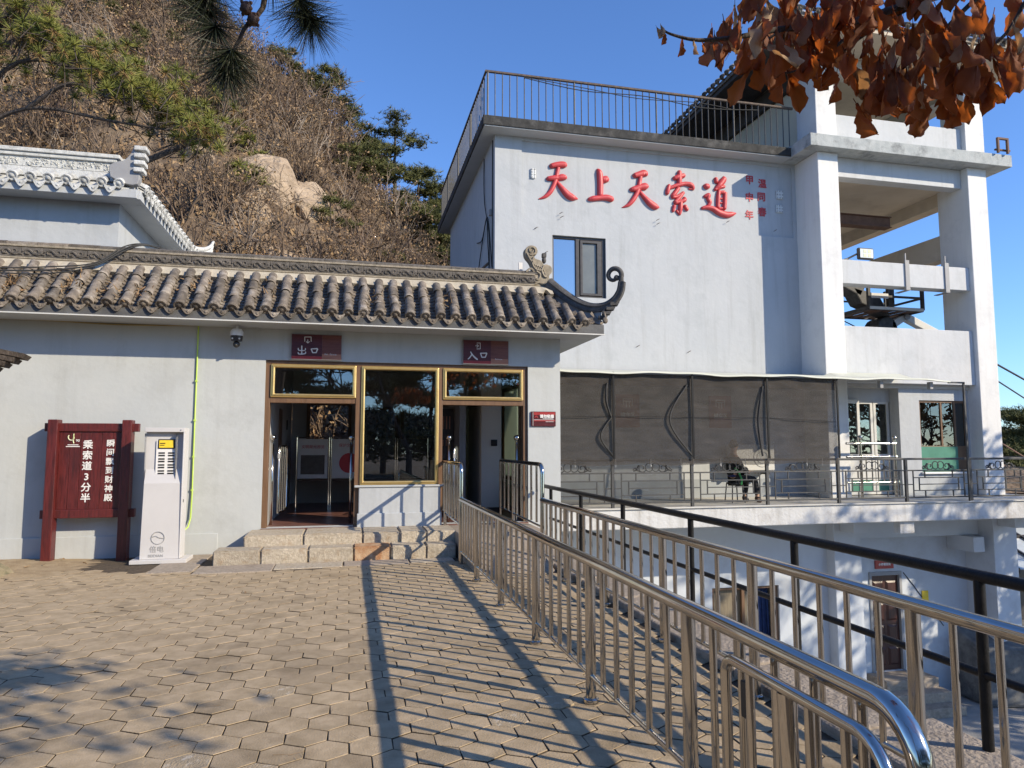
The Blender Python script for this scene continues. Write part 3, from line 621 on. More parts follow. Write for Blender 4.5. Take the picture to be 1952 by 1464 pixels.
# hip ridge on the right: dark curved band sweeping to an upturned tail
hp = [(3.38, 11.62, 4.50), (3.55, 11.46, 4.30), (3.75, 11.27, 4.10), (3.95, 11.10, 3.98), (4.14, 10.95, 3.97), (4.28, 10.84, 4.06), (4.36, 10.78, 4.20), (4.385, 10.76, 4.36)]
q = spline(hp, 5)
rows = []
for i, p in enumerate(q):
    a = q[min(i+1, len(q)-1)]; c = q[max(i-1, 0)]; d = Vector(a)-Vector(c); d.normalize(); side = Vector((.66, .75, 0)); up = side.cross(d).normalized() * (1 if side.cross(d).z > 0 else -1)
    if i > len(q)*.8: up = (up*.4+Vector((-.75, .66, 0))*.0+up*.6).normalized()
    h = .105*(1-.35*i/len(q)); w = .055*(1-.3*i/len(q)); P0 = Vector(p)
    prof = [(-w, -h), (-w*1.25, -h*.6), (-w, -h*.2), (-w*1.3, .1*h), (-w*.8, h*.55), (0, h*.8), (w*.8, h*.55), (w*1.3, .1*h), (w, -h*.2), (w*1.25, -h*.6), (w, -h), (-w, -h)]
    rows.append([tuple(P0+side*a2+up*b2) for a2, b2 in prof])
b = MB(); b.grid(rows); hip = obj('hip_ridge', b, M['hip_black'], roof, smooth=40)
# curled tail: a flat ribbon scroll
tail = [(4.385, 10.76, 4.33)]
c0 = Vector((4.29, 10.83, 4.47)); e1 = Vector((.8, -.6, 0)).normalized()
for k in range(15):
    a = -20+k*24; rr = .125*(1-.62*max(0, k-5)/10)
    tail.append(tuple(c0 + e1*rr*math.cos(R(a)) + Vector((0, 0, 1))*rr*math.sin(R(a))))
b = MB(); b.path(spline(tail, 3), [.048-.0004*i for i in range(len(spline(tail, 3)))], 8, sx=1.0); b.sphere(tail[-1], .05, 10, 7); obj('hip_tail', b, M['hip_black'], roof, smooth=60)
for k in range(4):     # stacked corbels under the tail
    b = MB(); x = 4.30-.055*k; y = 10.84+.04*k; z = 4.0-.072*k; b.hexa([(x-.1, y-.04, z-.04), (x+.03, y-.06, z-.04), (x+.06, y+.05, z-.04), (x-.07, y+.07, z-.04)], [(x-.1, y-.04, z+.02), (x+.06, y-.08, z+.025), (x+.09, y+.05, z+.025), (x-.07, y+.07, z+.02)]); obj('hip_corbel', b, M['hip_black'], roof, bevel=.008)
# infill wall beneath the hip
b = MB(); b.prism([(3.36, 4.42), (3.52, 4.25), (3.72, 4.02), (3.95, 3.90), (4.1, 3.86), (4.08, 3.66), (3.9, 3.74), (3.62, 3.98), (3.36, 4.3)], 0, .03)
vs = [(p[0], 11.66-(p[0]-3.33)*.93+(.04 if i >= 9 else 0), p[2]) for i, p in enumerate(b.v)]; b.v = vs; obj('hip_infill', b, M['grey_mid'], roof)
b = MB(); b.hexa([(3.4, 11.7, 3.6), (4.08, 10.95, 3.6), (4.08, 16.2, 3.6), (3.4, 16.2, 3.6)], [(3.4, 11.72, 4.4), (3.46, 11.64, 4.36), (3.46, 16.2, 4.36), (3.4, 16.2, 4.4)]); obj('side_roof', b, M['tile'], roof)
for k in range(18):
    y = 11.05+.28*k; o = link('tile', te, None, roof, (4.10, y, 3.66)); o.rotation_euler = (.75, 0, R(90))
b = MB(); b.sphere((4.13, 10.86, 3.71), .05, 10, 7, (1, .6, 1.1)); b.tube((4.12, 10.9, 3.9), (4.14, 10.85, 3.73), .02, 8); obj('corner_boss', b, M['tile'], roof, smooth=60)
# dragon-fish ridge ornament: curled tail, body, jaw
b = MB()
body = [(3.06, 4.44), (3.04, 4.62), (3.10, 4.74), (3.06, 4.86), (2.98, 4.96), (2.97, 5.08), (3.05, 5.16), (3.16, 5.15), (3.20, 5.07), (3.17, 5.0), (3.11, 4.99), (3.16, 4.93), (3.26, 4.9), (3.31, 4.83), (3.36, 4.84), (3.45, 4.80), (3.46, 4.70), (3.41, 4.63), (3.43, 4.5), (3.40, 4.43)]
b.prism(spline([(*p,) for p in body+body[:1]], 3)[:-1], 11.70, 11.86)
orn = obj('ridge_dragon', b, M['carve_tan'], roof, bevel=.012)
b = MB()
sp = [(3.085+.085*math.cos(R(a))*(1-i/15), 11.69, 5.07+.085*math.sin(R(a))*(1-i/15)) for i, a in enumerate(range(-120, 420, 45))]
b.path(sp, .014, 5)
for pts in ([(3.08, 4.5), (3.14, 4.58), (3.2, 4.55), (3.24, 4.64), (3.17, 4.7)], [(3.12, 4.46), (3.22, 4.5), (3.32, 4.47), (3.4, 4.5)], [(3.12, 4.95), (3.1, 4.84), (3.16, 4.74), (3.26, 4.72)], [(3.3, 4.8), (3.27, 4.72), (3.31, 4.62), (3.36, 4.6)], [(3.0, 5.02), (3.05, 4.92), (3.1, 4.86)], [(2.98, 4.68), (3.06, 4.74), (3.12, 4.7)]):
    b.path(spline([(x, 11.69, z) for x, z in pts], 4), .019, 5)
for i in range(5):
    for j in range(3): b.sphere((3.19+.035*i-.02*j, 11.70, 4.72+.045*j-.012*i), .02, 6, 4)
obj('dragon_relief', b, M['carve_tan'], roof, smooth=60)
b = MB(); b.sphere((3.335, 11.78, 4.93), .06, 10, 7, (.7, .7, 1.1)); b.box(3.3, 3.37, 11.74, 11.82, 4.98, 5.05); obj('ridge_knob', b, M['hip_black'], roof, smooth=50)

# ------------------------------------------------------------------ steps of rough granite
st = thing('stone_steps', 'two rough granite steps with rust stained blocks below the gold framed doors', 'steps', (0, 10.3, 0))
def stone(x0, x1, y0, y1, z0, z1, m, seed):
    rg = np.random.default_rng(seed); bm = bmesh.new(); bmesh.ops.create_cube(bm, size=1)
    for v in bm.verts: v.co = ((x0+x1)/2+v.co.x*(x1-x0), (y0+y1)/2+v.co.y*(y1-y0), (z0+z1)/2+v.co.z*(z1-z0))
    bmesh.ops.bevel(bm, geom=bm.edges[:], offset=.018, segments=2, affect='EDGES')
    bmesh.ops.subdivide_edges(bm, edges=[e for e in bm.edges if e.calc_length() > .08], cuts=3, use_grid_fill=True)
    for v in bm.verts:
        t = vnoise(v.co.x*3, v.co.z*5+v.co.y*3, 3, seed)
        v.co.y += .010*t + rg.normal(0, .0025); v.co.z += .004*t+ rg.normal(0, .001)
    me = bpy.data.meshes.new('step_stone'); bm.to_mesh(me); bm.free(); me.transform(Matrix.Translation(-WL[st])); return link('step_stone', me, m, st, smooth=35)
for i, (xa, xb, mm) in enumerate([(-1.77, -1.16, 'granite'), (-1.15, -.53, 'granite'), (-.52, -.05+.14, 'granite'), (.10, .62, 'granite_rust'), (.63, 1.12, 'granite'), (1.13, 1.56, 'granite')]):
    stone(xa, xb, 10.3, 10.72, -.05, .195+.004*(i % 2), M[mm], 20+i)
for i, (xa, xb, mm) in enumerate([(-1.43, -.62, 'granite'), (-.61, .22, 'granite'), (.23, .77, 'granite'), (.78, 1.16, 'granite'), (1.17, 1.62, 'granite')]):
    stone(xa, xb, 10.66, 11.43, .12, .36+.004*(i % 2)-.012, M[mm], 40+i)
b = MB(); b.box(1.6, 2.95, 10.3, 11.43, -.05, .34)
b.hexa([(1.62, 8.9, -.05), (2.66, 8.9, -.05), (2.66, 10.299, -.05), (1.62, 10.299, -.05)], [(1.62, 8.9, .004), (2.66, 8.9, .004), (2.66, 10.299, .338), (1.62, 10.299, .338)])
obj('ramp', b, M['kerb'], st, bevel=.01)

# ------------------------------------------------------------------ white tiled building up behind
wb = thing('white_tile_building', 'white rendered upper building with small white tiled eave behind the entrance roof', 'building', (-5, 13, 4))
b = MB(); b.box(-16, -3.95, 13.02, 17.2, 3.5, 6.3); obj('wall', b, M['wall_white'], wb)
b = MB(); b.box(-16, -3.58, 12.62, 13.019, 5.80, 5.90); b.box(-3.949, -3.58, 13.021, 17.2, 5.80, 5.90); obj('soffit', b, M['eave_grey'], wb, bevel=.01)
b = MB(); b.box(-16, -3.56, 12.56, 12.619, 5.78, 5.93); b.box(-3.579, -3.52, 12.62, 17.2, 5.78, 5.93); obj('fascia', b, M['wall_white'], wb, bevel=.006)
b = MB(); b.prism([(12.60, 5.93), (12.62, 5.97), (12.86, 6.12), (12.86, 6.55), (13.3, 6.55), (13.3, 5.93)], -16, -3.7, 'x'); wr = obj('roof', b, M['tile_white'], wb)
wt = half_tile(.26, .075, disc=True).mesh('tile'); wt.materials.append(M['tile_white']); wt.polygons.foreach_set('use_smooth', [True]*len(wt.polygons)); wt.set_sharp_from_angle(angle=R(50))
wd = drip_tile(.19, .09).mesh('drip_tile'); wd.materials.append(M['tile_white'])
x = -3.82; rg = random.Random(9); k = 0
while x > -8.0:
    o = link('tile', wt, None, wr, (x, 12.50, 5.995)); o.rotation_euler = (.5, rg.uniform(-.04, .04), rg.uniform(-.03, .03))
    o = link('drip_tile', wd, None, wr, (x-.131, 12.52, 5.955)); o.rotation_euler = (rg.uniform(-.05, .08), rg.uniform(-.05, .05), 0); x -= .262
y = 12.75
for k in range(18):
    o = link('tile', wt, None, wr, (-3.46, y, 5.995)); o.rotation_euler = (.5, 0, R(90))
    o = link('drip_tile', wd, None, wr, (-3.48, y+.121, 5.955)); o.rotation_euler = (0, 0, R(90)); y += .243
b = MB(); b.box(-16, -3.72, 12.80, 12.86, 6.12, 6.27); b.box(-3.86, -3.72, 12.861, 17.2, 5.95, 6.27); obj('roof_band', b, M['tile_white'], wr, bevel=.006)
x = -8.2
while x < -4.0:
    b = MB(); b.box(x, x+.40, 12.80, 12.859, 6.275, 6.435)
    rr = random.Random(int(x*100))
    for q in range(26):
        cx = x+rr.uniform(.03, .37); cz = 6.30+rr.uniform(.0, .11); a = rr.uniform(0, 6)
        b.path([(cx+.028*math.cos(a+t)*(1-t*.18), 12.797-.006*math.sin(t*2), cz+.024*math.sin(a+t)*(1-t*.18)) for t in np.linspace(0, 4.2, 6)], [.011, .010, .009, .008, .006, .003], 4)
    obj('frieze_block', b, M['carve_white'], wr, smooth=40); x += .404
b = MB(); b.box(-16, -3.95, 12.76, 12.95, 6.437, 6.50); b.box(-16, -3.90, 12.73, 12.97, 6.501, 6.57); b.box(-16, -8.2, 12.80, 12.859, 6.27, 6.436); b.box(-3.94, -3.80, 12.98, 16.9, 6.30, 6.37); obj('ridge_cap', b, M['carve_white'], wr, bevel=.012)
for k in range(14):
    b = MB(); y = 12.95+.29*k; b.box(-3.85, -3.74, y, y+.285, 6.272, 6.299)
    rr = random.Random(k)
    for q in range(9):
        cy = y+rr.uniform(.03, .25); cz = 6.15+rr.uniform(-.05, .1); a = rr.uniform(0, 6); b.path([(-3.715, cy+.025*math.cos(a+t), cz+.025*math.sin(a+t)) for t in np.linspace(0, 4, 5)], .01, 4)
    obj('frieze_block', b, M['carve_white'], wr, smooth=40)
# corner ornaments: stepped prow at the near corner, swept tail at the far one
b = MB()
prow = spline([(-3.98, 6.12), (-4.0, 6.3), (-3.9, 6.38), (-3.78, 6.42), (-3.68, 6.55), (-3.63, 6.68), (-3.56, 6.70), (-3.50, 6.64), (-3.55, 6.5), (-3.53, 6.3), (-3.56, 6.02), (-3.8, 6.02)], 3)
b.prism(prow, 12.56, 12.70); obj('corner_prow', b, M['grey_mid'], wr, bevel=.012)
for k in range(4):
    b = MB(); z = 6.22+.125*k; b.box(-3.62+.0*k, -3.46+.012*k, 12.50, 12.72, z, z+.075); obj('prow_step', b, M['tile_white'], wr, bevel=.012)
b = MB(); tl = spline([(-3.66, 16.6, 6.05), (-3.5, 16.9, 6.02), (-3.38, 17.2, 6.10), (-3.30, 17.5, 6.26), (-3.27, 17.65, 6.42)], 5)
for dz in (0, .13, .25): b.path([(p[0], p[1]-dz*.6, p[2]-dz+.1) for p in tl], [.075-.0022*i for i in range(len(tl))], 8)
obj('corner_tail', b, M['tile_white'], wr, smooth=60)

# ------------------------------------------------------------------ cable car station: main block, open tower, deck
cs_ = thing('cable_car_station', 'tall white cable car station with open pillared tower, flat roof slab and lower storey', 'building', (8, 16.25, -5))
YW = 16.25
WIN = (4.82, 6.22, 5.30, 6.84)
b = MB(); b.holes(3.36, 11.73, .32, 9.27, YW, YW+.04, [WIN, (4.04, 11.62, 7.22, 9.19)])
obj('wall', b, M['wall_white'], cs_)
b = MB(); b.holes(3.361, 11.729, -5, 9.27, YW+.041, YW+.3, [WIN]); obj('inner_wall', b, M['wall_white'], cs_)
b = MB(); b.box(3.361, 3.66, YW+.301, 24.0, -5, 9.27); obj('side_wall', b, M['wall_white'], cs_)
b = MB(); b.box(3.7, 11.7, 23.7, 24.0, -5, 9.27); b.box(11.45, 11.73, YW+.301, 23.69, -5, 9.27); obj('rear_wall', b, M['wall_white'], cs_)
# upper window
b = MB(); b.holes(WIN[0], WIN[1], WIN[2], WIN[3], YW+.06, YW+.14, [(WIN[0]+.05, WIN[0]+.62, WIN[2]+.05, WIN[3]-.06), (WIN[0]+.72, WIN[1]-.09, WIN[2]+.05, WIN[3]-.06)])
w = obj('window', b, M['dark_frame'], cs_, bevel=.01)
b = MB(); b.holes(WIN[0]+.73, WIN[1]-.1, WIN[2]+.06, WIN[3]-.07, YW+.04, YW+.1, [(WIN[0]+.80, WIN[1]-.22, WIN[2]+.12, WIN[3]-.14)]); obj('sash', b, M['dark_frame'], w, bevel=.008)
b = MB(); b.box(WIN[0]+.04, WIN[0]+.63, YW+.11, YW+.116, WIN[2]+.04, WIN[3]-.05); obj('pane', b, M['glass_sky'], w)
b = MB(); b.box(WIN[0]+.79, WIN[1]-.21, YW+.09, YW+.096, WIN[2]+.11, WIN[3]-.13); obj('pane', b, mat('dim_pane', (.13, .14, .135), (.17, .18, .17), 2, .12), w, label='pane with pale curtain drawn behind it')
# roof slabs
b = MB(); b.box(3.02, 11.319, 15.83, 24.6, 9.272, 9.295); obj('slab_soffit', b, M['eave_grey'], cs_)
b = MB(); b.box(2.98, 11.319, 15.80, 24.63, 9.296, 9.53); obj('roof_slab', b, M['slab_black'], cs_, bevel=.012)
b = MB(); b.box(11.32, 17.65, 15.0, 24.6, 9.272, 9.60); obj('tower_slab', b, M['concrete'], cs_, bevel=.012)
# tower pillars and beams
for x0, x1 in ((11.73, 12.34), (16.45, 17.08)):
    b = MB(); b.box(x0+.001, x1, 15.3, 16.34, .32, 9.271); obj('pillar', b, M['col_white'], cs_, bevel=.015)
    b = MB(); b.box(x0, x1, 15.3, 16.1, 9.601, 12.0); obj('upper_pillar', b, M['col_white'], cs_, bevel=.015)
b = MB(); b.box(12.341, 16.449, 15.52, 15.85, 8.74, 9.271); obj('top_beam', b, M['beam_white'], cs_, bevel=.012)
b = MB(); b.box(12.341, 16.449, 15.42, 15.78, 5.84, 6.47); obj('middle_beam', b, M['beam_white'], cs_, bevel=.012)
b = MB(); b.box(12.341, 16.449, 15.42, 15.62, 3.25, 4.72); obj('parapet', b, M['beam_white'], cs_, bevel=.012)
b = MB(); b.box(12.341, 16.449, 15.44, 15.60, 9.601, 10.41); obj('upper_parapet', b, M['beam_white'], cs_, bevel=.012)
b = MB(); b.box(16.5, 16.9, 16.25, 24.2, 8.52, 9.271); obj('side_beam', b, M['beige_in'], cs_, bevel=.01)
b = MB(); b.box(16.5, 16.9, 16.25, 24.2, 6.95, 7.66); obj('side_beam', b, M['beige_in'], cs_, bevel=.01)
b = MB(); b.box(16.45, 17.05, 23.6, 24.2, -5, 9.271); obj('pillar', b, M['col_white'], cs_, bevel=.015)
b = MB(); b.box(11.8, 16.9, 15.9, 23.0, 8.90, 9.270); obj('ceiling', b, M['beige_in'], cs_)
b = MB(); b.box(11.75, 17.0, 16.26, 24, 3.2, 3.4); obj('platform', b, M['concrete'], cs_)
b = MB(); b.box(12.2, 15.4, 17.0, 17.16, 8.02, 8.30); b.box(12.2, 15.4, 16.93, 17.23, 8.0, 8.019); b.box(12.2, 15.4, 16.93, 17.23, 8.301, 8.32); obj('steel_joist', b, M['rust_beam'], cs_)
b = MB(); b.box(12.72, 12.80, 16.9, 17.05, 4.7, 7.99); b.box(12.86, 12.92, 16.9, 17.05, 4.7, 7.99); obj('steel_post', b, M['rust_beam'], cs_)
for x in (14.35, 15.62):
    b = MB(); b.box(x, x+.13, 15.385, 15.419, 5.76, 6.56); b.box(x, x+.13, 15.385, 15.8, 5.74, 5.759); b.box(x+.02, x+.05, 15.40, 15.43, 6.561, 6.75); obj('clamp_strap', b, M['grey_mid'], cs_, bevel=.004)
# upper side wall and roof
b = MB(); b.box(11.85, 12.1, 16.1, 24.0, 9.601, 11.5); obj('beige_wall', b, M['beige_wall'], cs_)
b = MB(); b.box(11.73, 17.08, 15.4, 15.8, 11.55, 11.99); b.box(16.5, 16.95, 16.1, 24.2, 11.6, 11.99); obj('roof_beam', b, M['soffit'], cs_)
b = MB(); b.box(11.722, 12.2, 16.11, 24.2, 11.501, 11.99); obj('roof_beam', b, M['eave_shade'], cs_)
b = MB(); b.box(11.721, 17.9, 14.25, 25.2, 12.0, 12.12); obj('eave_slab', b, M['beige_in'], cs_)
b = MB(); b.box(10.45, 11.72, 14.25, 25.2, 12.0, 12.12); obj('shaded_overhang', b, M['eave_shade'], cs_)  # left overhang coloured near-black to carry its shade
b = MB(); b.add([(10.4, 14.2, 12.121), (17.95, 14.2, 12.121), (17.95, 25.3, 12.121), (10.4, 25.3, 12.121), (10.4, 14.2, 12.24), (17.95, 14.2, 12.24), (17.95, 25.3, 12.24), (10.4, 25.3, 12.24), (13.6, 17.6, 14.6), (14.7, 17.6, 14.6), (14.7, 21.9, 14.6), (13.6, 21.9, 14.6)],
    [(0,3,2,1),(0,1,5,4),(1,2,6,5),(2,3,7,6),(3,0,4,7),(4,5,9,8),(5,6,10,9),(6,7,11,10),(7,4,8,11),(8,9,10,11)])
tr_ = obj('tower_roof', b, M['tile'], cs_)
x = 10.5
while x < 17.8:
    for k in range(5):
        if k*.26 > min(x-10.3, 18.05-x): break
        o = link('tile', te if k == 0 else tm, None, tr_, (x, 14.12+.25*k*.81, 12.26+.25*k*.58)); o.rotation_euler = (.62, 0, 0)
    x += .26
y = 14.35
while y < 25:
    o = link('tile', te, None, tr_, (10.32, y, 12.26)); o.rotation_euler = (.62, 0, R(-90)); y += .26
b = MB(); b.path(spline([(16.6, 15.6, 13.2), (17.2, 14.95, 12.75), (17.7, 14.45, 12.62), (18.0, 14.1, 12.8), (18.15, 13.95, 13.1)], 5), .1, 8); b.path(spline([(11.7, 15.6, 13.2), (11.1, 14.95, 12.75), (10.6, 14.45, 12.62), (10.3, 14.1, 12.8)], 5), .1, 8); obj('hip_ridge', b, M['grey_mid'], tr_, smooth=60)
# steel bracket on the right end of the slab
b = MB()
for x in (17.1, 17.42): b.box(x, x+.05, 14.9, 14.96, 9.601, 9.98)
b.box(17.1, 17.47, 14.9, 14.96, 9.981, 10.03); b.box(17.1, 17.6, 14.98, 15.03, 9.7, 9.74); obj('steel_bracket', b, M['rust_beam'], cs_)
# deck
b = MB(); b.box(3.56, 17.6, 13.9, 17.5, -.13, .285); obj('deck_slab', b, M['deck_edge'], cs_, bevel=.02)
b = MB(); b.box(3.56, 17.62, 13.86, 17.5, .287, .318); obj('deck_paving', b, M['soffit'], cs_, bevel=.006)
# deck level rooms right of the net
b = MB(); b.holes(14.22, 16.449, .32, 3.25, 15.70, 15.9, [(14.86, 16.40, .93, 2.84)]); obj('room_wall', b, M['wall_white'], cs_)
b = MB(); b.box(14.22, 14.36, 15.901, 17.2, .32, 3.25); b.box(12.341, 14.219, 16.02, 16.2, 2.80, 3.25); obj('recess_wall', b, M['wall_white'], cs_)
b = MB(); b.box(12.0, 16.5, 15.64, 17.3, 3.15, 3.249); obj('recess_ceiling', b, M['soffit'], cs_)
b = MB(); b.box(14.21, 16.44, 15.675, 15.699, .32, .62); obj('room_plinth', b, M['wall_blue'], cs_)
b = MB(); b.holes(14.86, 16.40, .93, 2.84, 15.74, 15.8, [(14.92, 15.56, 1.62, 2.78), (15.62, 16.0, 1.62, 2.78), (16.06, 16.34, 1.62, 2.78)])
w = obj('window', b, M['brown_frame'], cs_, bevel=.006)
b = MB(); b.box(14.87, 16.05, 15.72, 15.734, .94, 1.60); obj('green_panel', b, M['green_paint'], w)
b = MB(); b.box(14.91, 16.35, 15.765, 15.77, 1.6, 2.8); obj('pane', b, M['glass_dim'], w)
b = MB(); b.box(14.82, 16.42, 15.62, 15.699, .88, .925); obj('sill', b, M['white_paint'], w, bevel=.005)
b = MB(); b.box(14.37, 16.4, 16.9, 17.0, .32, 3.2); obj('room_back', b, M['wall_in'], cs_)
for x0, x1, yy in ((12.70, 13.16, 15.9), (13.19, 13.68, 16.03), (13.70, 14.19, 16.03)):
    b = MB(); b.holes(x0, x1, .34, 2.84, yy, yy+.06, [(x0+.08, x1-.08, .42, .72), (x0+.08, x1-.08, 1.4, 2.74)]); dr = obj('glazed_door', b, M['off_white'], cs_, bevel=.006)
    b = MB(); b.box(x0+.07, x1-.07, yy+.03, yy+.035, 1.39, 2.75); obj('pane', b, M['glass_dim'], dr); b = MB(); b.box(x0+.07, x1-.07, yy+.02, yy+.04, .41, 1.3); obj('green_panel', b, M['green_paint'], dr)
b = MB(); b.box(12.4, 14.2, 17.0, 17.1, .32, 3.2); obj('room_back', b, M['wall_in'], cs_)
# wavy sheet canopy
rows = []
for i in range(60):
    x = 4.1+(14.0-4.1)*i/59; wv = .018*math.sin(x*2.1)+.010*math.sin(x*5.3)
    rows.append([(x, 16.2 if x < 11.7 else 15.41, 3.50), (x, 15.0, 3.36), (x, 13.82, 3.20+wv), (x, 13.80, 3.165+wv), (x, 13.84, 3.16+wv), (x, 15.0, 3.345), (x, 16.2 if x < 11.7 else 15.41, 3.48)])
b = MB(); b.grid(rows); obj('canopy', b, mat('canopy', (.62, .64, .54), (.70, .71, .62), 2, .7), cs_, smooth=40)
b = MB(); b.box(14.42, 14.46, 13.86, 13.9, .32, 3.15); b.box(14.0, 14.46, 13.86, 13.9, 3.12, 3.16); obj('canopy_post', b, M['iron'], cs_)
for x in (12.15, 13.55): b = MB(); b.box(x, x+.08, 13.95, 14.05, 2.98, 3.15); obj('canopy_bracket', b, M['grey_mid'], cs_)
# wall dado behind the net
b = MB(); b.box(3.66, 11.2, YW-.02, YW-.001, .32, .78); obj('dado', b, mat('dado', (.36, .39, .42), (.42, .45, .48), 2, .8), cs_)
# lower storey
b = MB(); b.holes(3.3, 11.729, -5, -.131, 15.55, 15.8, [(8.55, 10.35, -3.1, -1.78)]); obj('lower_wall', b, M['lower_wall'], cs_)
b = MB(); b.box(8.5, 10.4, 16.4, 16.5, -3.3, -1.5); obj('lower_room', b, M['black'], cs_)
b = MB(); b.holes(8.55, 10.35, -3.1, -1.78, 15.6, 15.68, [(8.62, 9.36, -3.03, -1.85), (9.44, 10.28, -3.03, -1.85)]); w = obj('lower_window', b, M['brown_frame'], cs_, bevel=.006)
b = MB(); b.box(8.6, 9.38, 15.72, 15.73, -3.05, -1.83); obj('shutter', b, M['curtain'], w)
b = MB()
for i in range(9): b.path([(9.9+.04*i, 15.9+.02*math.sin(i*2), -1.85), (9.88+.045*i, 15.9+.03*math.sin(i*2+1), -3.1)], .03, 6)
obj('hanging_cloth', b, M['cloth_blue'], w, smooth=60)
b = MB(); b.box(9.46, 9.7, 15.8, 15.85, -3.05, -1.83); obj('hanging_cloth', b, M['curtain'], w)
for x0, x1 in ((11.73, 12.5), (16.55, 17.3)):
    b = MB(); b.box(x0, x1, 15.25, 16.199, -5, -.131); obj('lower_pillar', b, M['lower_wall'], cs_, bevel=.015)
b = MB(); b.holes(12.501, 16.549, -5, -.131, 16.15, 16.4, [(13.42, 14.43, -4.25, -1.70)]); obj('lower_wall', b, M['lower_wall'], cs_)
b = MB(); b.box(12.501, 16.549, 15.7, 16.149, -.75, -.131); b.box(11.9, 12.3, 14.75, 15.249, -.48, -.131); b.box(16.7, 17.1, 14.75, 15.249, -.48, -.131); b.box(15.95, 16.3, 15.3, 16.149, -1.15, -.76); obj('deck_beam', b, M['lower_wall'], cs_, bevel=.01)
b = MB(); b.box(12.55, 12.95, 14.0, 14.2, -.42, -.131); obj('concrete_lump', b, M['deck_edge'], cs_, bevel=.02)
b = MB(); b.holes(13.42, 14.43, -4.25, -1.70, 16.12, 16.3, [(13.5, 14.35, -4.25, -1.8)]); df = obj('door_frame', b, M['grey_mid'], cs_, bevel=.006)
b = MB(); b.box(13.5, 14.35, 16.2, 16.26, -4.25, -1.8); ld = obj('lower_door', b, M['door_brown'], cs_, bevel=.004)
for i in range(2):
    for j in range(4):
        x = 13.57+.4*i; z = -4.12+.57*j; b = MB(); b.hexa([(x, 16.195, z), (x+.32, 16.195, z), (x+.32, 16.195, z+.46), (x, 16.195, z+.46)], [(x+.05, 16.165, z+.05), (x+.27, 16.165, z+.05), (x+.27, 16.165, z+.41), (x+.05, 16.165, z+.41)]); obj('door_panel', b, M['door_brown'], ld)
b = MB(); b.sphere((13.56, 16.15, -3.1), .04, 8, 6); obj('handle', b, M['steel'], ld)
b = MB(); b.box(13.62, 14.18, 16.11, 16.149, -1.62, -1.40); ps = obj('door_plaque', b, M['sign_red'], cs_)
text('lettering', '小件寄存处', .075, (13.9, 16.105, -1.51), M['letter_white'], ps, off=.003)
b = MB(); b.box(15.05, 15.25, 16.12, 16.149, -2.55, -2.25); obj('meter_box', b, M['yellow'], cs_, bevel=.01)
b = MB(); b.path(spline([(14.5, 16.14, -1.75), (14.8, 16.14, -2.1), (15.2, 16.14, -2.6), (15.7, 16.14, -3.2)], 5), .012, 5); obj('wall_cable', b, M['rubber'], cs_)
for i, (z, y0) in enumerate(((-4.25, 15.4), (-4.48, 15.05), (-4.72, 14.7))):
    b = MB(); b.box(13.2-.0*i, 14.75+.05*i, y0, 16.1, -4.95, z); obj('door_step', b, M['kerb'], cs_, bevel=.015)
b = MB(); b.hexa([(15.8, 15.0, -4.95), (18.2, 14.2, -4.95), (18.2, 16.1, -4.95), (15.8, 16.1, -4.95)], [(15.9, 15.1, -3.6), (18.2, 14.3, -3.4), (18.2, 16.1, -3.1), (15.9, 16.1, -3.2)]); obj('rubble_bank', b, M['concrete_dark'], cs_, bevel=.1)
# wall scuffs and iron hooks
for x, z in ((4.65, 6.4+.75), (6.9, 7.05), (8.6, 6.95)):
    pass
for x, z in ((5.0, 7.38), (5.02, 7.28), (7.6, 7.4), (7.61, 7.3), (9.6, 7.5), (4.35, 6.95), (4.6, 6.35), (7.0, 4.1), (8.4, 4.0), (11.0, 7.36)):
    b = MB(); b.path([(x, YW-.02, z), (x+.05, YW-.06, z+.03), (x+.09, YW-.03, z+.05)], .008, 5); obj('wall_hook', b, M['rust_rail'], cs_)
# loose cables on the side wall
for k, pts in enumerate(([(3.345, 17.6, 9.2), (3.32, 17.4, 8.0), (3.34, 16.9, 7.0), (3.32, 16.7, 6.0), (3.34, 16.8, 4.6)], [(3.345, 18.6, 7.2), (3.3, 17.6, 7.0), (3.3, 17.0, 7.35), (3.3, 16.8, 6.6), (3.34, 16.6, 5.0)], [(3.345, 18.9, 5.2), (3.32, 18.3, 6.2), (3.32, 17.4, 7.2), (3.3, 16.8, 7.3), (3.34, 16.5, 6.0)], [(3.34, 16.45, 9.2), (3.34, 16.45, 5.0)])):
    b = MB(); b.path(spline(pts, 6), .014, 5); obj('wall_cable', b, M['rubber'], cs_)
b = MB(); b.box(3.30, 3.36, 16.6, 16.72, 7.35, 7.5); obj('cable_box', b, M['grey_mid'], cs_)

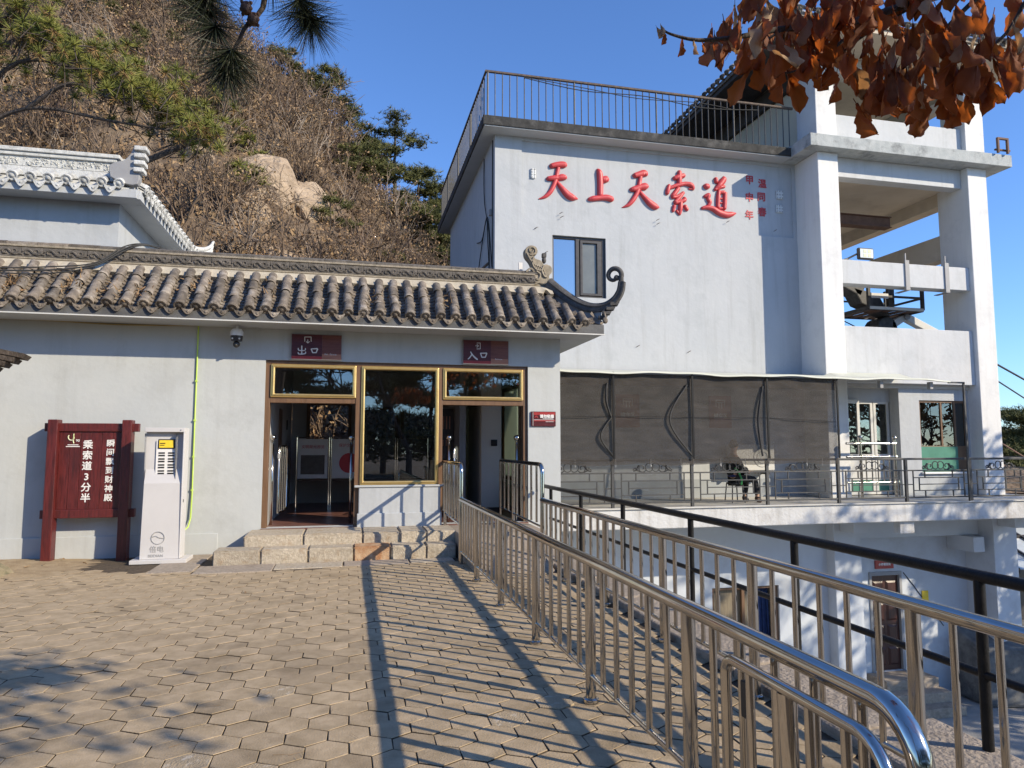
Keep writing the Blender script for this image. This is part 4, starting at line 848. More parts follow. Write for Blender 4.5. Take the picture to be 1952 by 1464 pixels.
# ------------------------------------------------------------------ raised characters on the panel
rs = thing('raised_inscription', 'five large raised red brush characters on the recessed pale wall panel', 'sign', (7, 16.29, 8))
for k in ('sky', 'up', 'sky2', 'rope', 'way'):
    b = MB()
    for stq in STROKES[k]: brush(b, stq, 16.288, .085)
    obj('character', b, M['letter_red'], rs, smooth=180)
ri = thing('signature_inscription', 'two columns of small dark red brush characters beside the large raised lettering', 'sign', (10.5, 16.29, 8))
for ch, x, z in (('甲', 10.36, 8.73), ('申', 10.34, 8.25), ('年', 10.32, 7.76), ('温', 10.74, 8.66), ('同', 10.70, 8.29), ('春', 10.71, 7.87)):
    text('character', ch, .26, (x, 16.283, z), M['ink_red'], ri, ext=.006, off=.005)
for lab, x0, x1, z0, z1, rr in (('small oval white stone seal left of the red characters', 4.27, 4.40, 8.24, 8.50, .06), ('square stone seal, upper one right of the small red signature', 11.14, 11.35, 8.28, 8.52, .02), ('square stone seal, lower one right of the small red signature', 11.12, 11.33, 7.90, 8.12, .02)):
    b = MB(); b.box(x0, x1, 16.25, 16.288, z0, z1); s = obj('stone_seal', b, M['stone_seal'], None, bevel=rr); tag(s, lab, 'seal')
    q = MB(); rg = random.Random(int(x0*10)); nx = 3 if rr < .05 else 2
    for i in range(nx):
        for j in range(4 if rr > .05 else 3):
            x = x0+.03+(x1-x0-.06)*i/(nx-1); z = z0+.03+(z1-z0-.06)*j/(3 if rr > .05 else 2); q.box(x-.022, x+.02, 16.244, 16.252, z-.006, z+.004) if rg.random() < .7 else None; q.box(x-.005, x+.004, 16.244, 16.252, z-.024, z+.024)
    obj('seal_carving', q, M['grey_mid'], s)

# ------------------------------------------------------------------ roof terrace railing
rl = thing('roof_railing', 'black iron railing with thin upright bars along the flat roof edge', 'railing', (7, 15.9, 9.53))
b = MB(); b.path([(3.06, 24.3, 10.66), (3.06, 15.88, 10.66), (11.45, 15.88, 10.66)], .038, 10); obj('top_rail', b, M['rust_rail'], rl, smooth=60)
bb = MB(); bb.tube((0, 0, 0), (0, 0, 1.1), .013, 6); bm_ = bb.mesh('baluster'); bm_.materials.append(M['roof_rail'])
pb = MB(); pb.tube((0, 0, 0), (0, 0, 1.12), .022, 8); pm_ = pb.mesh('post'); pm_.materials.append(M['roof_rail'])
for i in range(46): link('post' if i % 12 == 0 else 'baluster', pm_ if i % 12 == 0 else bm_, None, rl, (3.10+.183*i, 15.88, 9.53))
for i in range(1, 46): link('post' if i % 12 == 0 else 'baluster', pm_ if i % 12 == 0 else bm_, None, rl, (3.06, 15.88+.183*i, 9.53))
b = MB(); b.path(spline([(4.0, 15.86, 10.6), (5.5, 15.86, 10.45), (7.2, 15.86, 10.5), (8.8, 15.86, 10.38), (10.4, 15.86, 10.5)], 6), .012, 5); obj('loose_wire', b, M['rubber'], rl)
b = MB(); b.path(spline([(4.0, 15.86, 10.62), (5.6, 15.86, 10.52), (7.0, 15.86, 10.42), (8.6, 15.86, 10.5), (9.6, 15.86, 10.44)], 6), .01, 5); obj('loose_wire', b, M['rubber'], rl)

# ------------------------------------------------------------------ deck railing of lattice panels with scrolls
dl = thing('deck_railing', 'dark iron deck railing with rectangular lattice panels and scroll ornaments', 'railing', (10, 13.98, .32))
YD = 13.98
b = MB(); b.box(3.65, 17.5, YD-.03, YD+.03, 1.29, 1.34); obj('top_rail', b, M['iron'], dl, bevel=.006)
b = MB(); b.box(3.65, 17.5, YD-.018, YD+.018, 1.03, 1.06); obj('middle_rail', b, M['iron'], dl, bevel=.004)
b = MB(); b.box(3.65, 17.5, YD-.02, YD+.02, .40, .435); obj('bottom_rail', b, M['iron'], dl, bevel=.004)
b = MB(); b.box(17.47, 17.53, YD, 16.2, 1.29, 1.34); b.box(17.48, 17.52, YD, 16.2, 1.03, 1.06); b.box(17.48, 17.52, YD, 16.2, .4, .435)
for i in range(5): b.box(17.48, 17.51, YD+.3+.45*i, YD+.33+.45*i, .436, 1.029)
b.box(17.46, 17.54, 16.1, 16.2, .32, 1.29); obj('return_panel', b, M['iron'], dl)
pmb = MB(); pmb.box(-.03, .03, -.03, .03, 0, .97); pme = pmb.mesh('post'); pme.materials.append(M['iron'])
lat = MB(); Wd = 1.83; t = .011
def vbar(u, z0, z1): lat.box(u*Wd-t, u*Wd+t, -t, t, z0, z1)
def hbar(u0, u1, z): lat.box(u0*Wd, u1*Wd, -t*.9, t*.9, z-t, z+t)
for u in (.11, .90): vbar(u, .436, 1.029)
hbar(.118, .892, .875); hbar(.118, .892, .575); hbar(.017, .102, .72); hbar(.21, .80, .72); hbar(.908, .984, .72)
for u in (.29, .72): vbar(u, .887, 1.029); vbar(u, .436, .563)
for u in (.2, .81): vbar(u, .587, .863)
lme = lat.mesh('lattice_panel', (0, 0, 0)); lme.materials.append(M['iron'])
orn = MB(); cx = Wd/2
def ring(c, r, w=.012, n=14, a0=0, a1=360): orn.path([(c[0]+r*math.cos(R(a)), 0, c[1]+r*math.sin(R(a))) for a in np.linspace(a0, a1, n)], w, 5)
for s in (-1, 1):
    ring((cx+s*.075, 1.165), .09); 
    sp = [(cx+s*(.24+(.10-.006*k)*math.cos(R(-150+k*32)))*1.0, 0, 1.15+(.10-.006*k)*math.sin(R(-150+k*32))) for k in range(13)]; orn.path(sp, .012, 5)
    orn.path(spline([(cx+s*.30, 0, 1.20), (cx+s*.36, 0, 1.13), (cx+s*.40, 0, 1.15), (cx+s*.45, 0, 1.11)], 4), [.03-.0017*k for k in range(13)], 6)
    orn.path(spline([(cx+s*.28, 0, 1.07), (cx+s*.36, 0, 1.10), (cx+s*.44, 0, 1.085)], 4), .016, 5)
ome = orn.mesh('scroll_ornament', (0, 0, 0)); ome.materials.append(M['iron'])
for k in range(-1, 7):
    x = 5.44+1.83*k
    if x > 3.6: link('post', pme, None, dl, (x, YD, .319))
    if k < 6: link('lattice_panel', lme, None, dl, (x, YD, 0)); link('scroll_ornament', ome, None, dl, (x, YD, 0), smooth=60)
# shade netting on poles above the railing
nt = thing('shade_net', 'brown shade netting stretched above the deck railing under the canopy', 'net', (7.3, 13.92, 1.34))
P = []
for i in range(80):
    x = 3.62+(10.90-3.62)*i/79; row = []
    for j in range(16):
        z = 1.24+(3.16-1.24)*j/15; u = ((x-5.44)/1.83) % 1
        edge = .035*math.sin(PI*u)*(1-j/15.0)**2*math.sin(j*1.2+i*.3)
        row.append((x, 13.915+.03*math.sin(PI*u)*math.sin(PI*j/15)+.006*math.sin(x*9+z*4), z+(edge-.02 if j == 0 else 0)))
    P.append(row)
b = MB(); b.grid(P); obj('netting', b, M['net'], nt, smooth=180)
P2 = [[(p[0], p[1]+.012, p[2]) for p in row[13:]] for row in P]; b = MB(); b.grid(P2); obj('shaded_hem', b, M['net'], nt)  # second net layer darkens the top band as the canopy's shadow
for x in (5.44, 7.27, 9.1, 10.90): b = MB(); b.box(x-.02, x+.02, 13.855, 13.88, 1.345, 3.19); obj('pole', b, M['black_paint'], nt)
b = MB(); b.path([(3.65, 13.90, 2.2), (5.44, 13.9, 2.25), (7.27, 13.9, 2.24), (9.1, 13.9, 2.25), (10.88, 13.9, 2.17)], .006, 5); obj('wire', b, M['black'], nt)
for i, x in enumerate((4.6, 5.5, 6.3, 7.0, 7.3, 7.95, 8.55, 9.13, 10.1, 10.5)):
    b = MB(); b.path([(x, 13.94, 1.35), (x, 13.94, 1.26), (x+.01, 13.95, 1.18)], .008, 5); obj('cable_tie', b, M['letter_white'], nt)
for i, (x0, x1, dx) in enumerate(((5.3, 5.35, -.05), (5.42, 5.38, -.25), (7.15, 7.2, -.45), (9.0, 8.9, -.1))):
    z0, z1 = (2.95, 2.2) if i == 0 else (2.25, 1.4) if i == 1 else (2.95, 1.4); b = MB(); b.path(spline([(x0, 13.885, z0), ((x0+x1)/2+dx, 13.87, (z0+z1)/2), (x1+.05, 13.885, z1)], 10), .022, 6); obj('rolled_edge', b, M['rubber'], nt, smooth=60)
# wall posters behind the net, air conditioner, cushions
for x, lab in ((6.74, 'brown poster behind the net, left of two'), (9.28, 'brown poster behind the net, right one above the seated person')):
    b = MB(); b.box(x-.31, x+.31, YW-.03, YW-.003, 2.08, 2.90); p = obj('wall_poster', b, M['poster'], None); tag(p, lab, 'poster'); WL[p] = Vector((0, 0, 0))
    b = MB(); y = YW-.034; b.box(x-.13, x+.13, y, y+.003, 2.78, 2.80); b.box(x-.13, x-.11, y, y+.003, 2.62, 2.78); b.box(x+.11, x+.13, y, y+.003, 2.62, 2.78); b.box(x-.05, x-.03, y, y+.003, 2.58, 2.72); b.box(x+.03, x+.05, y, y+.003, 2.58, 2.72); b.box(x-.09, x+.09, y, y+.003, 2.72, 2.74); obj('symbol', b, M['letter_white'], p)
    text('lettering', '候车区', .13, (x, YW-.034, 2.38), M['letter_white'], p, off=.004)

# ------------------------------------------------------------------ seated person behind the net, stool, outdoor unit
st2 = thing('stool', 'small dark stool under the seated person on the deck', 'stool', (8.72, 14.7, .32))
b = MB(); b.path([(8.72, 14.7, .74), (8.72, 14.7, .78)], .19, 16); obj('seat', b, M['black'], st2, bevel=.01)
for dx, dy in ((-.13, -.13), (.13, -.13), (-.13, .13), (.13, .13)): b = MB(); b.tube((8.72+dx*1.25, 14.7+dy*1.25, .32), (8.72+dx, 14.7+dy, .74), .014, 8); obj('leg', b, M['iron'], st2)
pe = thing('person', 'person in dark trousers and blue black jacket seated with back turned behind the net', 'person', (8.75, 14.7, .32))
def skin(name, verts, edges, radii, m, parent, sub=2, root=0):
    me = bpy.data.meshes.new(name); w = WL[parent]; me.from_pydata([Vector(v)-w for v in verts], edges, [])
    o = link(name, me, m, parent); md = o.modifiers.new('skin', 'SKIN'); md.use_smooth_shade = True
    for i, r in enumerate(radii):
        sv = me.skin_vertices[0].data[i]; sv.radius = (r, r) if not isinstance(r, tuple) else r; sv.use_root = (i == root)
    md = o.modifiers.new('sub', 'SUBSURF'); md.levels = sub; md.render_levels = sub; return o
x, y = 8.72, 14.7
JV = [(x, y, .90), (x-.02, y, 1.08), (x-.03, y, 1.25), (x-.02, y, 1.36), (x-.01, y+.0, 1.46), (x+.02, y, 1.60), (x+.03, y, 1.68),
      (x-.03, y-.17, 1.33), (x+.06, y-.23, 1.10), (x+.26, y-.16, 1.02), (x+.34, y-.14, 1.03),
      (x-.03, y+.17, 1.33), (x+.08, y+.24, 1.10), (x+.27, y+.16, 1.02), (x+.35, y+.14, 1.03),
      (x+.05, y-.10, .87), (x+.44, y-.13, .86), (x+.50, y-.13, .48), (x+.48, y-.13, .38), (x+.60, y-.15, .35),
      (x+.05, y+.10, .87), (x+.40, y+.16, .87), (x+.36, y+.17, .48), (x+.34, y+.17, .38), (x+.46, y+.18, .35)]
JE = [(0,1),(1,2),(2,3),(3,4),(4,5),(5,6),(3,7),(7,8),(8,9),(9,10),(3,11),(11,12),(12,13),(13,14),(0,15),(15,16),(16,17),(17,18),(18,19),(0,20),(20,21),(21,22),(22,23),(23,24)]
JR = [(.13,.17),(.12,.15),(.12,.17),(.09,.12),.055,.095,.085,.07,.05,.04,.035,.07,.05,.04,.035,.09,.068,.05,.045,.035,.09,.068,.05,.045,.035]
skin('body', JV, JE, JR, M['skin'], pe)
jk = skin('jacket', JV[:4]+JV[7:10]+JV[11:14], [(0,1),(1,2),(2,3),(3,4),(4,5),(5,6),(3,7),(7,8),(8,9)], [(.155,.19),(.15,.18),(.15,.19),(.12,.13),.095,.075,.06,.095,.075,.06], M['jacket_black'], pe)
skin('jacket_hem', [(x, y, .88), (x, y, 1.0)], [(0, 1)], [(.17, .20), (.165, .195)], M['jacket_blue'], pe)
skin('trousers', [JV[0]]+JV[15:18]+JV[20:23], [(0,1),(1,2),(2,3),(0,4),(4,5),(5,6)], [(.14,.17),.105,.085,.068,.105,.085,.068], M['jeans'], pe)
skin('boot', [JV[17], JV[18], JV[19]], [(0,1),(1,2)], [.07,.062,.048], M['boot'], pe)
skin('boot', [JV[22], JV[23], JV[24]], [(0,1),(1,2)], [.07,.062,.048], M['boot'], pe)
b = MB(); b.sphere((x+.0, y, 1.655), .108, 14, 10, (1, .92, 1.05)); obj('hair', b, M['hair'], pe, smooth=180)
b = MB(); b.sphere((x+.085, y, 1.62), .018, 6, 4); b.sphere((x+.10, y, 1.64), .016, 6, 4, (1.2, .8, 1)); obj('nose', b, M['skin'], pe, smooth=180)
for h, s in ((JV[10], -1), (JV[14], 1)):
    b = MB(); hx, hy, hz = h; b.sphere((hx+.03, hy, hz), .042, 8, 6, (1.2, .9, .5))
    for k in range(4): b.path([(hx+.06, hy-.027+.018*k, hz), (hx+.105-.004*abs(k-1.5), hy-.027+.018*k, hz-.01), (hx+.125-.006*abs(k-1.5), hy-.027+.018*k, hz-.035)], .009, 6)
    b.path([(hx+.02, hy-s*.035, hz), (hx+.06, hy-s*.055, hz-.01), (hx+.08, hy-s*.05, hz-.02)], .01, 6); obj('hand', b, M['skin'], pe, smooth=60)
b = MB(); b.path(spline([(x-.1, y-.2, 1.12), (x-.02, y-.24, 1.0), (x+.04, y-.24, .86), (x+.04, y-.22, .74)], 6), .02, 6, sx=.5); obj('green_strap', b, mat('strap_green', (.03, .25, .07), (.04, .3, .09), 9, .6), pe)
ac = thing('outdoor_unit', 'pale air conditioner outdoor unit behind the seated person under the canopy', 'air conditioner', (10, 16.0, 1))
b = MB(); b.box(9.4, 10.55, 15.85, 16.2, 1.0, 1.66); obj('casing', b, M['off_white'], ac, bevel=.02)
b = MB(); b.path([(10.2+.24*math.cos(a), 15.845, 1.33+.24*math.sin(a)) for a in np.linspace(0, 6.283, 22)], .006, 5); b.path([(10.2+.15*math.cos(a), 15.845, 1.33+.15*math.sin(a)) for a in np.linspace(0, 6.283, 18)], .005, 5); obj('fan_grille', b, M['grey_mid'], ac)
b = MB(); b.box(9.5, 9.56, 15.9, 16.24, .9, .99); b.box(10.38, 10.44, 15.9, 16.24, .9, .99); obj('bracket', b, M['iron'], ac)

# ------------------------------------------------------------------ stainless lane railings
def rail_post(h, r=.034):
    b = MB(); b.path([(0, 0, 0), (0, 0, h)], r, 14); b.path([(0, 0, .0), (0, 0, .022), (0, 0, .03)], [r*1.55, r*1.5, r*1.05], 14); me = b.mesh('post'); me.materials.append(M['steel']); me.polygons.foreach_set('use_smooth', [True]*len(me.polygons)); me.set_sharp_from_angle(angle=R(50)); return me
def bal(h, r=.0165):
    b = MB(); b.path([(0, 0, 0), (0, 0, h)], r, 10, caps=False); me = b.mesh('baluster'); me.materials.append(M['steel']); me.polygons.foreach_set('use_smooth', [True]*len(me.polygons)); return me
RP = rail_post(.87); RB = bal(.70); RB2 = bal(.80)
def arc_y(c, r, a0, a1, n=8): return [(c[0], c[1]+r*math.cos(R(a)), c[2]+r*math.sin(R(a))) for a in np.linspace(a0, a1, n)]
def lane(label, X, posts, yend, yfar, y_in, group, near_curve=True):
    t = thing('lane_railing', label, 'railing', (X, posts[1], 0), group)
    ZT = .885; rt = .036
    if near_curve:
        pts = [(X, yend-.10, .0), (X, yend-.10, ZT-.16)]+arc_y((X, yend+.06, ZT-.16), .16, 180, 90, 9)[1:]+[(X, yfar, ZT)]
    else: pts = [(X, yend, ZT), (X, yfar, ZT)]
    b = MB(); b.path(pts, rt, 18); obj('top_rail', b, M['steel'], t, smooth=60)
    b = MB(); b.path([(X, yend-.06 if near_curve else yend, .165), (X, yfar, .165)], .0165, 10); obj('bottom_rail', b, M['steel'], t, smooth=60)
    allp = posts+[yfar]
    for p in posts: link('post', RP, None, t, (X, p, 0))
    for a, c in zip(([yend-.10]+allp)[:-1] if near_curve else allp[:-1], allp if near_curve else allp[1:]):
        n = max(1, round((c-a)/.225))
        for k in range(1, n): link('baluster', RB, None, t, (X, a+(c-a)*k/n, .165))
    # raised section at the doorway
    up = [(X, yfar, 0), (X, yfar, 1.24)]+arc_y((X, yfar+.13, 1.24), .13, 180, 90, 8)[1:]+[(X, y_in, 1.37)]
    b = MB(); b.path(up, .03, 14); obj('raised_rail', b, M['steel'], t, smooth=60)
    b = MB(); b.path([(X, yfar, .52), (X, y_in, .56)], .016, 10); obj('raised_bottom_rail', b, M['steel'], t, smooth=60)
    b = MB(); b.path([(X, y_in, .34), (X, y_in, 1.37)], .03, 14); b.path([(X, (yfar+y_in)/2+.4, .34), (X, (yfar+y_in)/2+.4, 1.36)], .026, 14); obj('raised_post', b, M['steel'], t, smooth=60)
    n = round((y_in-yfar)/.29)
    for k in range(1, n): link('baluster', RB2, None, t, (X, yfar+(y_in-yfar)*k/n, .555))
    return t
lane('stainless lane railing standing on the pavers, left of the pair, with bent near end', 1.54, [3.03, 4.38, 5.73, 7.10, 8.48], 1.78, 9.72, 12.2, 'stainless railings along the entrance lane')
lane('stainless lane railing on the kerb side of the entrance lane', 2.60, [-1.2, .15, 1.5, 2.85, 4.20, 5.55, 6.90, 8.25], -1.6, 9.32, 12.0, 'stainless railings along the entrance lane', False)
# folded gate leaf against the near end
g = thing('folded_gate', 'low stainless gate leaf folded flat against the near end of the left railing', 'gate', (1.44, 2.0, 0))
X = 1.435
b = MB(); b.path([(X, 2.52, .10), (X, 2.52, .76)]+arc_y((X, 2.46, .76), .06, 0, 90, 6)[1:]+arc_y((X, 1.80, .70), .12, 90, 180, 8)+[(X, 1.68, .10)], .021, 12); obj('frame', b, M['steel'], g, smooth=60)
b = MB(); b.path([(X, 2.52, .14), (X, 1.68, .14)], .016, 10); obj('bottom_rail', b, M['steel'], g, smooth=60)
for k in range(1, 5):
    b = MB(); y = 2.52-.168*k; b.path([(X, y, .14), (X, y, .81)], .0165, 10); obj('baluster', b, M['steel'], g, smooth=60)
b = MB(); b.path([(X+.02, 2.16, 0), (X+.02, 2.16, .80)], .033, 14); obj('post', b, M['steel'], g, smooth=60)
b = MB(); b.box(X-.012, X+.02, 2.36, 2.40, .64, .77); obj('latch', b, M['black'], g, bevel=.004)
b = MB(); b.path([(X+.02+.037*math.cos(a), 2.16+.037*math.sin(a), .44+.01*math.sin(a)) for a in np.linspace(0, 6.283, 16)], .007, 6); obj('strap', b, M['black'], g)
# ball topped posts in the two doorways
bp_ = MB(); bp_.path([(0, 0, 0), (0, 0, 1.36)], .024, 12); bpm = bp_.mesh('shaft'); bpm.materials.append(M['steel']); bpm.polygons.foreach_set('use_smooth', [True]*len(bpm.polygons))
bs_ = MB(); bs_.sphere((0, 0, 0), .052, 18, 12); bsm = bs_.mesh('ball'); bsm.materials.append(M['steel']); bsm.polygons.foreach_set('use_smooth', [True]*len(bsm.polygons))
for px, py, lab in ((-1.2, 11.95, 'ball topped steel post at the left jamb of the exit doorway'), (.045, 11.95, 'ball topped steel post at the right side of the exit doorway'), (1.64, 11.7, 'ball topped steel post at the left side of the entry doorway'), (2.79, 11.6, 'ball topped steel post at the right side of the entry doorway')):
    t = thing('gate_post', lab, 'post', (px, py, FZ), 'ball topped posts in the doorways')
    link('shaft', bpm, None, t, (px, py, FZ)); link('ball', bsm, None, t, (px, py, FZ+1.40))
def leaf(lab, X, Y, ang, w, z1):
    t = thing('swing_gate', lab, 'gate', (X, Y, FZ), 'swing gates in the doorways'); d = Vector((math.cos(R(ang)), math.sin(R(ang)), 0)); o = Vector((X, Y, 0))
    P = lambda s, z: tuple(o+d*s+Vector((0, 0, z)))
    b = MB(); b.path([P(0, .55), P(0, z1-.06), P(.06, z1), P(w-.06, z1), P(w, z1-.06), P(w, .61), P(w-.06, .55), P(0, .55)], .017, 10); obj('frame', b, M['steel'], t, smooth=60)
    for k in range(1, 4): b = MB(); b.tube(P(w*k/4, .55), P(w*k/4, z1), .012, 8); obj('baluster', b, M['steel'], t, smooth=60)
    b = MB(); b.box(*sorted((P(0, 0)[0]-.02, P(0, 0)[0]+.02)), *sorted((Y-.02, Y+.02)), z1-.2, z1-.12); obj('hinge', b, M['grey_mid'], t)
leaf('steel swing gate leaf folded open inside the exit doorway', -1.1, 12.0, 80, .5, 1.62)
leaf('steel swing gate leaf folded open inside the entry doorway', 1.74, 11.75, 75, .5, 1.62)
# black edge handrail
bk = thing('edge_handrail', 'black painted pipe handrail along the drop beside the kerb', 'railing', (3.2, 5, 0))
b = MB(); b.path([(3.2, 11.3, .955), (3.2, -2, .955)], .033, 14); obj('top_rail', b, M['black_paint'], bk, smooth=60)
b = MB(); b.path([(3.2, 11.0, .46), (3.2, -2, .46)], .022, 10); obj('middle_rail', b, M['black_paint'], bk, smooth=60)
for y in (10.95, 9.45, 7.9, 6.2, 4.6, 3.05, 1.4, -.2): b = MB(); b.path([(3.2, y, -.6), (3.2, y, .94)], .028, 12); obj('post', b, M['black_paint'], bk, smooth=60)
# stainless barrier at the tower door
sb = thing('door_barrier', 'stainless barrier with two ball posts in front of the tower glazed doors', 'barrier', (12.3, 14.9, .32))
for x in (12.35, 13.35):
    b = MB(); b.path([(x, 14.95, .32), (x, 14.95, 1.78)], .035, 12); obj('post', b, M['steel'], sb, smooth=60); b = MB(); b.sphere((x, 14.95, 1.83), .055, 14, 9); obj('ball', b, M['steel'], sb, smooth=180)
for z, r in ((1.68, .03), (1.35, .03), (.72, .022)): b = MB(); b.tube((11.95, 14.95, z), (13.4, 14.95, z), r, 10); obj('rail', b, M['steel'], sb, smooth=60)
for k in range(5): b = MB(); b.tube((12.5+.17*k, 14.95, .72), (12.5+.17*k, 14.95, 1.35), .016, 8); obj('baluster', b, M['steel'], sb, smooth=60)

# ------------------------------------------------------------------ wooden notice board
wbd = thing('wooden_board', 'dark red wooden notice board on two posts with white vertical lettering', 'sign', (-3.6, 11.3, 0))
for x0 in (-4.16, -3.20): b = MB(); b.box(x0, x0+.13, 11.13, 11.30, -.02, 2.0); obj('post', b, M['red_wood'], wbd, bevel=.01)
b = MB(); b.box(-4.22, -2.99, 11.19, 11.27, 1.83, 1.95); obj('top_bar', b, M['red_wood'], wbd, bevel=.008)
b = MB(); b.box(-4.22, -3.0, 11.19, 11.27, .60, .72); obj('bottom_bar', b, M['red_wood'], wbd, bevel=.008)
pl0 = None
for k in range(6):
    b = MB(); x = -4.03+.1385*k; b.box(x+.002, x+.1365, 11.215, 11.245, .72, 1.83); o = obj('plank', b, M['red_wood'], wbd, bevel=.003)
def chars(par, s, x, z0, z1, size, y, m, off=.012):
    for i, c in enumerate(s): text('character', c, size, (x, y, z0+(z1-z0)*i/(len(s)-1)), m, par, ext=.001, off=off)
chars(wbd, '乘索道3分半', -3.655, 1.635, .875, .134, 11.21, M['letter_white'], .003)
chars(wbd, '瞬间飘到财神殿', -3.36, 1.655, .875, .113, 11.21, M['letter_white'], .002)
b = MB(); b.path([(-3.87+.05*math.cos(a)*(1-.06*i), 11.21, 1.745+.05*math.sin(a)*(1-.05*i)) for i, a in enumerate(np.linspace(2.4, 6.8, 9))], .007, 5); b.path([(-3.845, 11.21, 1.80), (-3.85, 11.21, 1.70), (-3.84, 11.21, 1.66)], .007, 5); obj('emblem', b, mat('emblem', (.55, .62, .3), (.8, .78, .6), 30, .6), wbd)
text('emblem_text', '90', .05, (-3.79, 11.21, 1.70), M['letter_white'], wbd)
b = MB(); b.box(-3.94, -3.76, 11.211, 11.213, 1.61, 1.622); b.box(-3.92, -3.78, 11.211, 11.213, 1.635, 1.645); obj('emblem_line', b, M['letter_white'], wbd)

# ------------------------------------------------------------------ power bank kiosk
kk = thing('power_bank_kiosk', 'white power bank rental kiosk with slotted front leaning beside the notice board', 'kiosk', (-2.55, 10.95, 0))
KX0, KX1 = -2.79, -2.27; KY0, KY1 = 10.74, 11.02
b = MB(); b.box(KX0-.11, KX1+.10, KY0-.07, KY1+.09, 0, .055); obj('base_plate', b, M['kiosk'], kk, bevel=.006)
b = MB(); b.box(KX0, KX1, KY0+.075, KY1, .056, 1.88); obj('cabinet', b, M['kiosk'], kk, bevel=.006)
b = MB(); b.hexa([(KX0, KY0, .056), (KX1-.02, KY0, .056), (KX1-.02, KY0+.074, .056), (KX0, KY0+.074, .056)], [(KX0+.01, KY0+.02, 1.10), (KX1-.02, KY0+.02, 1.10), (KX1-.02, KY0+.074, 1.30), (KX0+.01, KY0+.074, 1.30)]); obj('front_panel', b, M['kiosk'], kk, bevel=.004)
b = MB(); b.box(KX0, KX1, KY0-.01, KY0+.074, 1.82, 1.88); b.box(KX1-.018, KX1, KY0-.005, KY0+.074, .06, 1.819); obj('hood', b, M['kiosk'], kk, bevel=.005)
for xx in (KX0+.002, KX1-.115):
    b = MB(); b.prism([(KY0-.005, 1.80), (KY0+.07, 1.80), (KY0+.07, 1.0), (KY0+.045, 1.0)], xx, xx+.006, 'x'); obj('side_guard', b, M['acrylic'], kk)
b = MB(); b.box(KX0+.14, KX1-.13, KY0+.055, KY0+.073, 1.20, 1.70); sp = obj('slot_panel', b, M['letter_white'], kk, bevel=.004)
b = MB(); b.box(KX0+.165, KX1-.135, KY0+.045, KY0+.054, 1.585, 1.72); sc = obj('screen', b, M['black'], kk, bevel=.006)
b = MB(); b.box(KX0+.18, KX1-.15, KY0+.042, KY0+.0445, 1.60, 1.705); obj('display', b, M['yellow'], sc)
b = MB(); b.box(KX0+.19, KX0+.26, KY0+.040, KY0+.0415, 1.655, 1.668); b.box(KX0+.19, KX0+.25, KY0+.040, KY0+.0415, 1.63, 1.64); obj('print', b, M['black'], sc)
for i in range(2):
    for j in range(8):
        x = KX0+.175+.125*i; z = 1.515-.036*j-(j//2)*.012; b = MB(); b.box(x, x+.082, KY0+.05, KY0+.0545, z, z+.02); obj('slot', b, M['black'], sp)
b = MB(); b.path([(KX0+.225+.085*math.cos(a), KY0-.002+.004, .345+.085*math.sin(a)) for a in np.linspace(0, 6.283, 26)], .005, 5); b.path(spline([(KX0+.15, KY0+.003, .36), (KX0+.20, KY0+.003, .37), (KX0+.235, KY0+.003, .35), (KX0+.30, KY0+.003, .335)], 4), .005, 5); obj('logo', b, M['grey_mid'], kk)
text('lettering', '倍电', .095, (KX0+.215, KY0+.0, .185), M['grey_mid'], kk, ext=.001); text('lettering', 'BEIDIAN', .052, (KX0+.205, KY0-.002, .10), M['grey_mid'], kk, ext=.001)
b = MB(); b.box(KX1+.001, KX1+.004, KY0+.05, KY0+.08, .83, .87); obj('lock', b, M['black'], kk)
b = MB(); b.sphere((KX1-.05, KY0-.012, 1.85), .01, 6, 4); obj('screw', b, M['grey_mid'], kk)

# ------------------------------------------------------------------ door signs
def door_sign(lab, x0, x1, key, akey):
    t = thing('door_sign', lab, 'sign', ((x0+x1)/2, 11.42, 3.2), 'dark red signs above the doorways'); z0, z1 = 2.995, 3.385; w = x1-x0; y = 11.405
    b = MB(); b.box(x0-.012, x1+.012, y+.006, 11.448, z0-.012, z1+.012); obj('frame', b, M['grey_mid'], t, bevel=.004)
    b = MB(); b.box(x0, x0+w*.61, y, y+.005, z0+.045, z1); obj('face', b, M['sign_dark'], t)
    b = MB(); b.box(x0+w*.61+.001, x1, y, y+.005, z0+.085, z1); obj('face', b, M['sign_mid'], t, label='lighter brown grained panel')
    b = MB(); b.box(x0, x0+w*.61, y, y+.005, z0, z0+.044); obj('stripe', b, M['sign_red'], t); b = MB(); b.box(x0+w*.61+.001, x1, y, y+.005, z0, z0+.084); obj('stripe', b, M['sign_lite'], t)
    for nm, kz2 in (('character', key), ('arrow', akey)):
        b = MB()
        for q in STROKES[kz2]: brush(b, q, y-.0005, .004, 4)
        obj(nm, b, M['letter_white'], t)
    return t, y
t, y = door_sign('dark red exit sign with white arrow above the left doorway', -.905, -.145, 'exit', 'exita'); text('caption', 'Exit · Выход', .034, (-.31, y-.002, 3.075), M['letter_white'], t, ext=.0006)
t, y = door_sign('dark red entrance sign with white arrow above the right doorway', 1.83, 2.595, 'entr', 'entra'); text('caption', 'Entrance', .034, (2.43, y-.002, 3.075), M['letter_white'], t, ext=.0006)
t = thing('smoking_sign', 'small dark red no smoking plaque on the wall right of the entry doorway', 'sign', (3.2, 11.43, 2.08))
b = MB(); b.box(3.0, 3.43, 11.42, 11.448, 1.955, 2.205); obj('plate', b, M['sign_dark'], t, bevel=.003)
b = MB(); b.box(3.04, 3.42, 11.414, 11.419, 2.04, 2.06); b.box(3.04, 3.42, 11.414, 11.419, 2.145, 2.195); obj('stripe', b, M['sign_red'], t)
